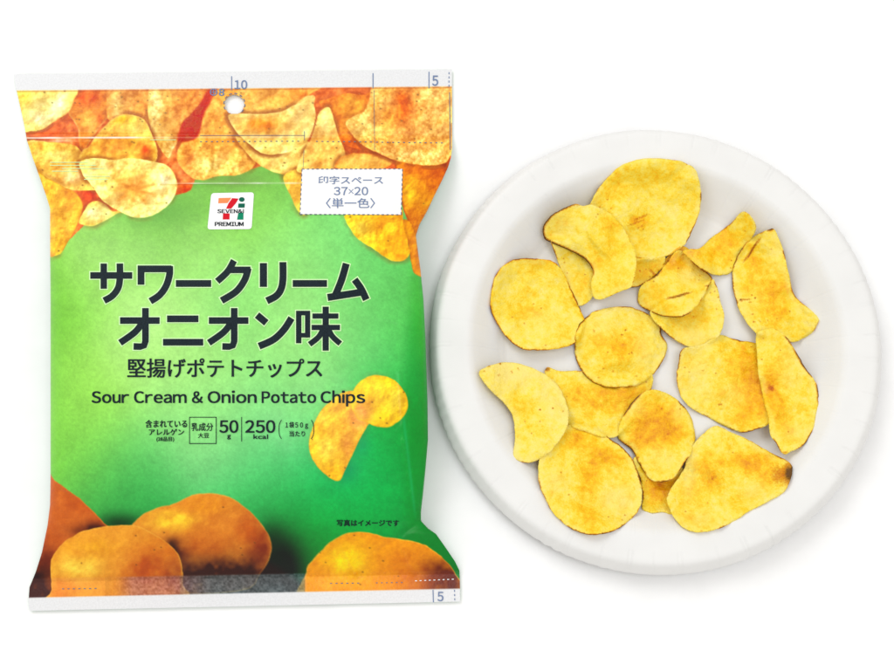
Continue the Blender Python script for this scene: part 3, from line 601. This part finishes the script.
mark('panel_guide', INK_GREY, lambda k: k.strip([(304, 150), (303, 168)], .35)); mark('panel_guide', INK_GREY, lambda k: k.strip([(374, 90), (374.6, 150)], .4, .55))
for p0, p1, on, off in (((200, 141.5), (300, 141), 2, 3.4), ((316, 141.2), (372, 141.8), 2, 3.4), ((376, 142), (446, 142.8), 2, 3.4), ((62, 589), (98, 588.6), 2.2, 3.2), ((330, 583.5), (360, 583.2), 2.2, 3.2), ((376, 583), (404, 582.6), 1.6, 3.4)):
    mark('fold_line', INK_GREY, lambda k: k.dashes(p0, p1, .8, on, off))
mark('fold_line', INK_GREY, lambda k: k.strip([(449.6, 92), (450.4, 150)], .8))
mark('fold_line', INK_WHITE, lambda k: k.dashes((415, 581), (456, 579.2), .8, 2, 2.6))
for (a, b, c) in ((50, 88, 162.2), (50, 96, 165.2), (62, 104, 168.4), (52, 78, 171), (84, 110, 176.2), (84, 108, 179.2), (150, 176, 139.6)): mark('colour_bar', INK_PALE, lambda k: k.strip([(a, c), (b, c)], .6))

# ------------------------------------------------------------------ PLATE
PU, PV = 657.5, 341.0
pc = P([PU], [PV + 1.5], [34])[0]            # centre of the rim
pc2 = np.array([pc[0], pc[1]])
prof = [(0, 3.0), (60, 3.0), (120, 3.0), (140, 3.2), (147, 4.2), (153, 7.5), (160, 13), (168, 20), (175, 26.5), (181, 31.6), (185, 33.7), (187.5, 34.3), (194, 34.5), (206, 34.9), (212, 35.0), (215, 33.9), (217, 31.4), (220.4, 25.4), (223.4, 19.6), (223.6, 18.4), (223.2, 18.2), (222.6, 19.2), (220.6, 24), (218, 29), (215, 32), (208, 32.4), (192, 31.4), (186, 30.5), (181, 28.5), (175, 24.5), (168, 18), (160, 11), (153, 5.5), (147, 2.2), (140, 1.2), (120, 1.0), (60, 1.0), (0, 1.0)]
RS = .994
def plate_top_profile():
    return np.array([p for p in prof[:15]])
pp = plate_top_profile()
def dense_prof():
    out = []
    for i in range(len(prof) - 1):
        a = np.array(prof[i]); b = np.array(prof[i + 1]); k = max(1, int(np.hypot(*(b - a)) / 2.2))
        for j in range(k): out.append(a + (b - a) * j / k)
    out.append(np.array(prof[-1])); return np.array(out)
dp = dense_prof(); NA = 1080
ang = np.linspace(0, 2 * math.pi, NA + 1)
pl = []
rr = np.random.RandomState(3)
npl = 46
cent = (np.arange(npl) + rr.rand(npl) * .45) / npl * 2 * math.pi
groove = np.zeros(NA + 1); wide = np.zeros(NA + 1)
for i, c in enumerate(cent):
    for off in ((-.008, .008) if i % 2 else (0,)):
        d = (ang - c - off + math.pi) % (2 * math.pi) - math.pi
        groove += np.exp(-(d / .0035) ** 2) * (.6 + .6 * rr.rand())
scal = np.cos(ang * 120) * .45 * (.5 + fbm(np.cos(ang) * 9, np.sin(ang) * 9, 1, 14, 2))
VX = np.zeros((len(dp), NA + 1, 3))
for i, (r, z) in enumerate(dp):
    topside = i < len(dp) * .5
    wgt = smooth(150, 158, r) * (.45 if r < 186 else (.12 if r < 203 else .75))
    zz = z - wgt * groove * .95
    rr_ = r + (scal * smooth(214, 221, r)) + fbm(np.cos(ang) * 3, np.sin(ang) * 3, 1, 4, 2) * .8 * smooth(150, 200, r)
    zz = zz + fbm(np.cos(ang) * 2.3 + 4, np.sin(ang) * 2.3, 1, 8, 2) * 1.1 * smooth(160, 215, r)
    VX[i, :, 0] = pc2[0] + rr_ * RS * S * np.cos(ang); VX[i, :, 1] = pc2[1] + rr_ * RS * S * np.sin(ang); VX[i, :, 2] = zz * S
VX[:, -1] = VX[:, 0]
def to_px(p):
    d = p - CAM; k = d @ FWD; return 447 + F * (d @ RIGHT) / k, 335.5 - F * (d @ UP) / k
a_, b_p = to_px(VX.reshape(-1, 3)); print('plate extent', a_.min(), a_.max(), b_p.min(), b_p.max())
plate = grid_obj('paper_plate', VX, M_PLATE, flip=False)
plate.data.transform(__import__('mathutils').Matrix.Translation((-pc2[0], -pc2[1], 0))); plate.location = (pc2[0], pc2[1], 0)
bm = bmesh.new(); bm.from_mesh(plate.data); bmesh.ops.remove_doubles(bm, verts=bm.verts[:], dist=1e-6); bmesh.ops.recalc_face_normals(bm, faces=bm.faces[:]); bm.to_mesh(plate.data); bm.free()
plate.data.shade_smooth()
tag(plate, 'round white paper plate with a pleated rim, holding the loose potato chips', 'plate')

# ------------------------------------------------------------------ CHIPS
GU, GV = np.meshgrid(np.arange(470, 832, 1.0), np.arange(150, 550, 1.0))
# height of the plate surface along each line of sight (few fixed-point steps)
Hh = np.full(GU.shape, 3.0)
for it in range(12):
    w = P(GU, GV, Hh).reshape(GU.shape + (3,))
    r = np.hypot(w[..., 0] - pc2[0], w[..., 1] - pc2[1]) / S
    Hh = .5 * Hh + .5 * np.interp(r, pp[:, 0], pp[:, 1])
HMAP = Hh.copy()
G = 'loose potato chips on the plate'
# outline, axis angle, k1, k2 (rise along/across), options
CH = [
 dict(l='large oval chip at the top of the plate with a wrinkled brown mark', p=[(587, 218), (592, 200), (598, 188), (609, 176), (622, 165), (638, 159.5), (658, 158.5), (676, 160), (688, 164), (696, 171), (701, 188), (699.5, 211), (691, 234), (680, 249), (664, 257), (640, 261), (618, 262), (600, 250), (589, 235)], a=30, k=(7, 3), toast=[(640, 221, 13, 6, .30), (632, 226, 8, 6, .2), (612, 190, 12, 30, .18), (650, 180, 25, 12, .12)], base=.0, skin=.15, wr=[(631, 219, 9, .9), (643, 224, 8, .8)], burn=[(641, 217, 8, 1.0, .45, 25), (635, 223, 9, .9, .4, 20), (640, 227, 5, .9, .35, 35)]),
 dict(l='small hidden chip between the folded cracked chip and the triangular chip pointing up', p=[(664, 263), (672, 252), (681, 246), (690, 250), (694, 262), (690, 275), (676, 280), (662, 278)], a=0, k=(2, 2), toast=[(675, 262, 20, 20, .4)], base=.15, skin=.2),
 dict(l='small chip tucked between the large oval chip and the folded cracked chip', p=[(622, 258), (640, 257), (654, 258), (665, 257), (663, 266), (657, 274), (647, 282), (635, 287), (624, 284)], a=20, k=(3, 2), toast=[(655, 268, 12, 12, .25)], base=.1, skin=.5, burn=[(655, 275, 9, 1.3, .5, -45)]),
 dict(l='half-hidden chip between the long brown-edged chip and the bright yellow round chip', p=[(551, 240), (566, 243), (580, 249), (594, 262), (600, 276), (598, 289), (590, 300), (581, 306), (574, 303), (566, 285), (558, 262)], a=-50, k=(4, 2), toast=[(585, 285, 14, 14, .1)], base=.05, skin=.1),
 dict(l='lowest round chip on the left, with a streaked amber centre', p=[(540, 458), (538.5, 476), (541, 490), (549, 507), (557, 517), (567, 526), (580, 532.5), (596, 535), (616, 530), (632, 518.5), (641, 505), (641.5, 489.5), (636, 466), (625, 450), (612, 440), (598, 430), (582, 424), (566, 426), (550, 440)], a=60, k=(2, 1.5), toast=[(590, 470, 12, 22, .38), (575, 440, 20, 12, .3), (612, 458, 16, 10, .25), (588, 510, 14, 20, .2)], pale=[(620, 500, 18, 14, .5), (556, 482, 10, 12, .4)], base=.0, skin=.6),
 dict(l='mostly covered chip between the lowest round chip and the large triangular chip', p=[(634, 458), (640, 478), (643, 495), (642, 509), (652, 513), (662, 512.5), (673, 515), (684, 512), (690, 492), (684, 470), (660, 455)], a=10, k=(2, 3), toast=[(662, 488, 14, 12, .5)], base=.1, skin=.2),
 dict(l='wide chip left of centre, its top covered by the middle round chip', p=[(547, 367), (560, 371), (580, 371), (605, 376), (630, 377), (651, 374), (652, 386), (648, 400), (636, 414), (625, 428), (616, 437), (600, 437), (585, 431.5), (572, 428), (558, 418), (552, 396), (545, 376)], pc=92, a=20, k=(1, 2), toast=[(615, 400, 26, 14, .3), (580, 395, 16, 14, .15), (600, 388, 30, 8, .2)], base=.04, skin=.25, burn=[(547, 369, 3, 2, .7, 0)]),
 dict(l='pale curled chip at the far left of the pile, pinched on its left side', p=[(479, 374), (487, 366.5), (499, 363), (515, 363), (530, 367), (546, 375), (558, 385), (566, 402), (569, 418), (565, 432), (554, 448), (542, 458), (531, 462.5), (521, 461.5), (513.5, 456), (515, 436), (512.5, 416), (504, 403), (491, 391)], pc=94, a=-40, k=(6, -3), toast=[(525, 430, 20, 10, .22), (520, 400, 14, 18, .15)], pale=[(512, 376, 22, 10, .7), (553, 405, 10, 18, .5)], base=-.06, skin=.12, specks=[(499, 375), (518, 369), (489, 366), (500, 363.5), (512, 372), (540, 410), (553, 408)]),
 dict(l='bright yellow round chip at the upper left, its edge toasted brown', p=[(490.5, 303), (492, 288), (495.5, 275), (502, 267.5), (513, 260), (525, 258), (538, 259), (551.5, 261), (560.5, 268.6), (567, 280), (573, 294), (580, 308), (585, 322), (581, 334), (574, 344), (560, 348), (548, 350), (537, 350), (521.5, 348.6), (508, 339), (499, 327), (492.5, 315)], a=10, k=(5, 5), toast=[(535, 310, 30, 14, .14), (525, 290, 12, 12, .10)], pale=[(545, 320, 16, 10, .25)], base=.02, sat=1, skin=.55, ring=.5),
 dict(l='long brown-edged chip in the upper left, lying over the large oval chip', p=[(575, 204), (563, 208.5), (552, 215), (544.5, 224), (542.5, 231), (545, 239), (554, 244), (566, 249), (578, 255), (588, 263), (593, 272), (591, 284), (594, 297), (602, 299), (610, 296), (619, 292), (631, 286.5), (635.5, 273), (636, 257), (632, 244), (622, 226), (608, 212), (592, 205), (583, 205.5)], a=-45, k=(5, -5), toast=[(610, 250, 16, 20, .22), (615, 225, 14, 8, .2)], pale=[(560, 226, 12, 12, .3)], base=.05, skin=.25, clean=[(596, 290, 20)], skinarc=[(560, 246, 30, 1.25), (545, 230, 16, 1.0), (570, 207, 9, .8), (588, 262, 14, 1.0)]),
 dict(l='even round chip in the very middle of the plate with dark skin specks', p=[(613, 307), (604, 308.5), (595, 311), (586, 317), (579, 325), (575, 337), (575, 353), (580, 368), (588.6, 379), (600, 385.5), (617, 388), (635.5, 386), (649, 379), (659, 367), (666, 354), (667, 344), (662, 335), (660, 326), (653, 318), (640, 310), (627, 306.5)], a=0, k=(-5, -5), toast=[(620, 345, 30, 10, .25), (606, 360, 10, 14, .12)], pale=[(645, 350, 10, 20, .35), (600, 325, 14, 10, .3)], base=.03, skin=.5, skinarc=[(665, 335, 7, .8), (580, 322, 10, .7)], specks=[(594, 331), (622, 335), (632, 353), (613, 371), (626, 330)]),
 dict(l='crinkly chip in the upper middle, directly beneath the cracked folded one', p=[(650, 312), (668, 300), (690, 290), (710, 280), (715.5, 283), (720, 299), (724.5, 317), (720, 335), (706, 345), (697, 347.5), (684, 345), (672, 338), (661, 329)], a=40, k=(4, 3), toast=[(700, 318, 14, 10, .15)], pale=[(695, 335, 16, 8, .4)], base=.05, skin=.35),
 dict(l='folded chip in the upper middle with a brown crack across it', p=[(667, 264), (673, 254), (680, 250), (688, 257), (699, 266), (712, 277.5), (709, 286), (703, 297), (694, 309), (686, 315.5), (675, 317.5), (661, 316), (647, 310), (639, 303), (638.5, 292), (643, 284), (656, 275)], a=30, k=(-4, 7), toast=[(672, 262, 14, 9, .45), (655, 292, 10, 8, .15)], pale=[(690, 276, 12, 8, .35)], base=.06, skin=.5, crack=[(667, 298), (675, 296.5), (683, 295), (691, 291)], burn=[(679, 295.5, 13, 1.0, .8, 15), (708, 286, 3, 1.2, .5, 0)]),
 dict(l='small curled triangular chip in the upper right, pointing up', p=[(744, 211.5), (749, 214), (754, 220), (756.5, 228), (752, 238), (742, 251), (735, 265), (730, 273.5), (720, 275), (706, 272), (694, 263), (683, 252), (690, 249), (700, 248), (712, 237), (722, 230), (732, 222), (739, 214)], a=35, k=(12, -8), toast=[(728, 245, 14, 14, .22), (690, 254, 10, 6, .3), (748, 222, 5, 10, .2)], base=.1, skin=.3),
 dict(l='large wide chip right of centre, partly under the upright half-moon chip', p=[(682, 349), (678, 363), (676.5, 381), (681, 396.5), (690, 407), (711, 419), (729, 428), (744, 433), (758, 429), (769, 424), (780, 410), (782, 380), (775, 350), (754, 342.5), (735, 339.5), (720, 334.5), (710, 340), (700, 345)], a=-25, k=(6, -2), toast=[(760, 375, 22, 40, .33), (735, 360, 16, 20, .18), (750, 415, 20, 12, .2)], pale=[(698, 375, 14, 24, .3), (730, 395, 14, 12, .15)], base=.05, skin=.35, specks=[(719, 405), (721, 404), (703, 371)]),
 dict(l='tall bent chip at the upper right with a curled-over left edge', p=[(773, 228.5), (767, 230), (758, 234), (748, 241), (739, 253), (733, 269), (732.5, 286), (737, 304), (746, 321), (757, 334), (772, 338), (792, 342), (807, 336), (817, 328), (820.5, 319), (811, 310), (795, 296), (789.5, 278), (785, 256), (778, 236)], a=65, k=(6, -10), toast=[(765, 290, 24, 16, .22), (780, 310, 16, 12, .2), (752, 258, 8, 22, .2)], pale=[(776, 252, 8, 16, .3), (748, 305, 10, 12, .25)], base=.04, skin=.45, burn=[(771, 229, 4, 1.6, .9, 20), (752, 250, 15, 1.1, .75, 55), (744, 300, 7, 1.0, .5, 5), (818, 325, 4, 1.5, .4, 60)], crack=[(760, 239), (754, 246), (749, 254), (746, 262)], specks=[(741, 300), (750, 302), (752, 314), (754, 322), (760, 321), (755, 298)]),
 dict(l='upright half-moon chip on the right, with a dark spot and a brown outer edge', p=[(756, 334), (764, 329.5), (775, 329), (786.6, 337), (795, 350), (805, 367), (814, 379), (818.5, 390), (819, 400), (816, 415), (812, 432), (804, 445), (793, 451), (783.5, 454.5), (776, 444), (770, 434), (768, 418), (763, 396), (759, 378), (757, 354)], a=75, k=(5, -6), toast=[(778, 400, 12, 34, .22), (770, 385, 8, 14, .35)], pale=[(790, 370, 10, 20, .25), (795, 432, 12, 10, .3)], base=.05, skin=.35, skinarc=[(800, 360, 12, 1.1), (817, 393, 10, .9), (789, 340, 6, .8)], burn=[(771, 388, 3.2, 2.6, .55, 0), (785, 452, 3, 1, .4, 0)], clean=[(757, 365, 34)]),
 dict(l='large triangular chip at the bottom right, with a burnt brown corner', p=[(703, 433.5), (711, 427), (719, 426), (729, 431), (742, 437), (753, 442), (764, 448.5), (773, 454), (784, 459), (791, 465), (792, 473), (790, 482), (783.5, 493), (768, 502), (753, 509), (738.6, 518.6), (722, 527.5), (705, 532), (689, 530.5), (676, 521), (669, 508), (667, 496), (674, 484), (684, 468), (690, 450)], a=20, k=(5, 7), toast=[(713, 478, 14, 12, .38), (745, 462, 26, 10, .28), (765, 475, 18, 16, .22), (715, 500, 18, 8, .1)], pale=[(688, 470, 7, 24, .45), (752, 490, 14, 9, .3), (700, 520, 20, 10, .25)], base=.04, skin=.3, burn=[(791, 473, 6, 10, .62, 0), (783, 475, 12, 9, .42, 0), (755, 442, 30, 1.2, .5, -28), (714, 477, 4, 2, .25, 10)], wr=[(713, 478, 14, 1.2), (690, 470, 14, 1.4)]),
 dict(l='amber oval chip below the centre, lying over its neighbours', p=[(641.5, 393), (653.6, 389.5), (666, 393), (675, 398), (681, 403), (689, 413), (694, 426), (695.5, 438), (692, 450), (685, 463), (675, 477), (668, 481), (658, 482), (648, 478), (638.5, 463), (632.5, 451), (624, 444), (618, 437), (620, 423), (630, 405)], a=-70, k=(6, -5), toast=[(655, 425, 22, 18, .4), (668, 435, 12, 8, .2), (640, 440, 12, 16, .25)], pale=[(662, 458, 12, 10, .3), (680, 410, 8, 12, .25), (636, 408, 8, 8, .2)], base=.1, skin=.4, skinarc=[(632, 402, 14, .9), (628, 447, 10, .9)]),
]
def box_blur(a, k):
    for ax in (0, 1):
        c = np.cumsum(np.pad(a, [(k + 1, k) if i == ax else (0, 0) for i in (0, 1)], mode='edge'), axis=ax)
        n_ = a.shape[ax]
        a = (np.take(c, range(2 * k + 1, 2 * k + 1 + n_), axis=ax) - np.take(c, range(0, n_), axis=ax)) / (2 * k + 1)
    return a
for ci, c in enumerate(CH):
    sd = 100 + ci * 7
    pts = spline(c['p'], 10)
    # small natural raggedness of the slice outline
    nx = fbm(pts[:, 0], pts[:, 1], 4.0, sd, 2) * .55 + fbm(pts[:, 0], pts[:, 1], 12, sd + 1, 1) * .4
    ctr = pts.mean(0); d = pts - ctr; d /= np.linalg.norm(d, axis=1)[:, None]
    pts = pts + d * nx[:, None]
    lo, hi = pts.min(0), pts.max(0)
    step = 1.7
    gu, gv = np.meshgrid(np.arange(lo[0], hi[0], step), np.arange(lo[1], hi[1], step * .87))
    gu[1::2] += step / 2
    gu = gu + RNG.rand(*gu.shape) * .3; gv = gv + RNG.rand(*gv.shape) * .3
    dd = inside_dist(pts, gu, gv); kk = dd > .9
    allp = [Vector(p) for p in pts] + [Vector(p) for p in zip(gu[kk], gv[kk])]
    r_ = delaunay_2d_cdt(allp, [], [list(range(len(pts)))], 1, 1e-4)
    uv = np.array([tuple(p) for p in r_[0]]); tris = [tuple(f) for f in r_[2]]
    th = math.radians(c['a']); ex = np.array([math.cos(th), -math.sin(th)]); ey = np.array([math.sin(th), math.cos(th)])
    ext = (hi - lo).max() / 2
    def shape_(u, v):
        a = ((u - ctr[0]) * ex[0] + (v - ctr[1]) * ex[1]) / ext; b = ((u - ctr[0]) * ey[0] + (v - ctr[1]) * ey[1]) / ext
        z = c['k'][0] * 1.9 * a * a + c['k'][1] * 1.9 * b * b + 6.5 * fbm(u, v, 30, sd + 2, 2)
        if 'crack' in c:   # the upper lip rises over the lower one
            cp = np.array(c['crack'], float)
            t = np.clip((u - cp[:, 0].min()) / (np.ptp(cp[:, 0]) + 1e-6), 0, 1)
            if np.ptp(cp[:, 0]) > np.ptp(cp[:, 1]):
                o_ = np.argsort(cp[:, 0]); yl = np.interp(u, cp[o_, 0], cp[o_, 1]); s_ = yl - v; w_ = np.sin(np.pi * t)
            else:
                o_ = np.argsort(cp[:, 1]); xl = np.interp(v, cp[o_, 1], cp[o_, 0]); s_ = xl - u
                w_ = np.sin(np.pi * np.clip((v - cp[:, 1].min()) / np.ptp(cp[:, 1]), 0, 1))
            z = z + 3.2 * w_ * smooth(-.8, .8, s_) * np.exp(-np.maximum(s_, 0) / 12)
        return z
    iu = (GU > lo[0]) & (GU < hi[0]) & (GV > lo[1]) & (GV < hi[1])
    msk = np.zeros(GU.shape, bool); msk[iu] = inside_dist(pts, GU[iu], GV[iu]) > 0
    mu_, mv_ = GU[msk], GV[msk]; h = HMAP[msk] + 3.6
    A = np.stack([mu_ - ctr[0], mv_ - ctr[1], np.ones(len(mu_))], 1)
    co = np.linalg.lstsq(A, h, rcond=None)[0]; co[:2] = np.clip(co[:2] * .85, -.22, .22)
    pln = lambda u, v: co[0] * (u - ctr[0]) + co[1] * (v - ctr[1])
    zz = shape_(mu_, mv_) + pln(mu_, mv_)
    z0 = np.percentile(h - zz, c.get('pc', 82))
    zfull = zz + z0; zfull = np.maximum(zfull, h)      # chips bend over what lies beneath
    ZM = np.where(msk, 0, 0).astype(float)
    # smooth bend field: how far the rigid shape must give way
    give = np.zeros(GU.shape); give[msk] = zfull - (zz + z0); give = box_blur(np.maximum(give, box_blur(box_blur(give, 4), 2)), 1)
    zfull = zz + z0 + give[msk]
    def samp(F_, u, v):
        x = np.clip(u - 470, 0, F_.shape[1] - 1.01); y = np.clip(v - 150, 0, F_.shape[0] - 1.01); xi = x.astype(int); yi = y.astype(int); fx = x - xi; fy = y - yi
        return (F_[yi, xi] * (1 - fx) + F_[yi, xi + 1] * fx) * (1 - fy) + (F_[yi + 1, xi] * (1 - fx) + F_[yi + 1, xi + 1] * fx) * fy
    HMAP[msk] = zfull
    print('chip', ci, 'z0 %.1f' % z0, 'top %.1f' % zfull.max())
    u, v = uv[:, 0], uv[:, 1]
    de = np.maximum(inside_dist(pts, u, v), 0)
    zb = shape_(u, v) + pln(u, v) + z0 + samp(give, u, v)
    bl = fbm(u, v, 9, sd + 5, 3); bl2 = fbm(u, v, 4.2, sd + 6, 2)
    zt = zb + 1.35 * bl + .6 * bl2
    zt = zt + 1.4 * np.exp(-de / 3.5) * fbm(u, v, 10, sd + 8, 2)        # rippled rim
    for (a, b, rad, am) in c.get('wr', []):
        dr = np.hypot(u - a, v - b); zt = zt + am * np.exp(-(dr / rad) ** 2) * np.sin(dr * 1.5 + 6 * fbm(u, v, 8, sd + 10, 2))
    thick = 1.9
    top = P(u, v, zt + .3); bot = P(u, v, zt - thick)
    nv = len(u)
    # boundary edges
    cnt = {}
    for f in tris:
        for i in range(len(f)):
            e = (f[i], f[(i + 1) % len(f)])
            if (e[1], e[0]) in cnt: del cnt[(e[1], e[0])]
            else: cnt[e] = 1
    faces = list(tris) + [tuple(i + nv for i in reversed(f)) for f in tris] + [(b, a, a + nv, b + nv) for (a, b) in cnt]
    o = mesh_obj('potato_chip', np.vstack([top, bot]), faces, M_CHIP)
    org = top.mean(0); org[2] = bot[:, 2].min()
    o.data.transform(__import__('mathutils').Matrix.Translation(-Vector(org))); o.location = Vector(org)
    bm = bmesh.new(); bm.from_mesh(o.data); bmesh.ops.recalc_face_normals(bm, faces=bm.faces[:]); bm.to_mesh(o.data); bm.free()
    # browning of the slice
    ts = c['base'] + .17 * fbm(u, v, 24, sd + 11, 3) + .12 * fbm(u, v, 7, sd + 12, 3) - .10 * np.exp(-de / 6) + .0 * u
    for (a, b, ru, rv, am) in c.get('toast', []):
        dq = np.sqrt(((u - a) / ru) ** 2 + ((v - b) / rv) ** 2) + .35 * fbm(u, v, 12, sd + 14, 3)
        ts = ts + am * np.exp(-np.maximum(dq, 0) ** 2) * .92
    if 'ring' in c: ts = ts + c['ring'] * np.exp(-de / 2.2) * (.6 + .5 * fbm(u, v, 15, sd + 16, 2))
    pa = np.zeros(nv)
    for (a, b, ru, rv, am) in c.get('pale', []):
        pa += am * np.exp(-((u - a) / ru) ** 2 - ((v - b) / rv) ** 2) * (1 + .6 * fbm(u, v, 9, sd + 18, 3))
    pa += .25 * np.exp(-((de - 3.5) / 2.5) ** 2) * smooth(-.2, .4, fbm(u, v, 16, sd + 19, 2))
    bu = np.zeros(nv)
    nz_ = fbm(u, v, 15, sd + 20, 3)
    bu += np.exp(-(de / .85) ** 2) * smooth(.5 - c['skin'], .95 - c['skin'], nz_ + .15) * .9
    bu += .13 * np.exp(-(de / 1.0) ** 2)
    for (a, b, rad) in c.get('clean', []): bu *= 1 - np.exp(-(np.hypot(u - a, v - b) / rad) ** 4)
    for (a, b, rad, am) in c.get('skinarc', []):
        bu += np.exp(-(de / 1.5) ** 2) * np.exp(-(np.hypot(u - a, v - b) / rad) ** 4) * am
    for (a, b, ru, rv, am, an) in c.get('burn', []):
        t_ = math.radians(an); x_ = (u - a) * math.cos(t_) - (v - b) * math.sin(t_); y_ = (u - a) * math.sin(t_) + (v - b) * math.cos(t_)
        bu += am * np.exp(-(x_ / ru) ** 4 - ((y_ + .8 * fbm(u, v, 8, sd + 22, 2)) / rv) ** 2) * 1.1
    sp = list(c.get('specks', []))
    r2 = np.random.RandomState(sd)
    for k_ in range(5): 
        j = r2.randint(nv); sp.append((u[j], v[j], .5))
    for s_ in sp:
        am = s_[2] if len(s_) > 2 else 1.0
        bu += am * .9 * np.exp(-((u - s_[0]) ** 2 + ((v - s_[1]) * 1.3) ** 2) / 1.1)
    for nm, a_ in (('toast', ts), ('pale', np.clip(pa, 0, .85)), ('burn', np.clip(bu, 0, 1.3))):
        fattr(o, nm, np.concatenate([a_, a_]))
    tag(o, c['l'], 'potato chip', G)

# ------------------------------------------------------------------ light and camera
w = bpy.data.worlds.new('World'); scene.world = w; w.use_nodes = True
bg = w.node_tree.nodes['Background']; bg.inputs[0].default_value = (1, .972, .93, 1); bg.inputs[1].default_value = .80
def area(name, loc, size, power, target=(0, 0, 0)):
    l = bpy.data.lights.new(name, 'AREA'); l.shape = 'RECTANGLE'; l.size = size[0]; l.size_y = size[1]; l.energy = power
    o = bpy.data.objects.new(name, l); COL.objects.link(o); o.location = loc
    o.rotation_euler = (Vector(target) - Vector(loc)).to_track_quat('-Z', 'Y').to_euler()
    l.color = (.95, .975, 1)
    return o
area('softbox', (-.95, 1.15, 1.55), (1.1, .9), 14)
area('ceiling_lamp', (.45, -.15, 2.2), (.9, .9), 12)

cd = bpy.data.cameras.new('camera'); cam = bpy.data.objects.new('camera', cd); COL.objects.link(cam)
cam.location = tuple(CAM); cam.rotation_euler = (TILT, 0, 0)
cd.lens = LENS; cd.sensor_width = 36; cd.sensor_fit = 'HORIZONTAL'; cd.clip_start = .01; cd.clip_end = 20
scene.camera = cam
scene.view_settings.view_transform = 'Standard'; scene.view_settings.look = 'None'; scene.view_settings.exposure = 0; scene.view_settings.gamma = 1
scene.render.film_transparent = False
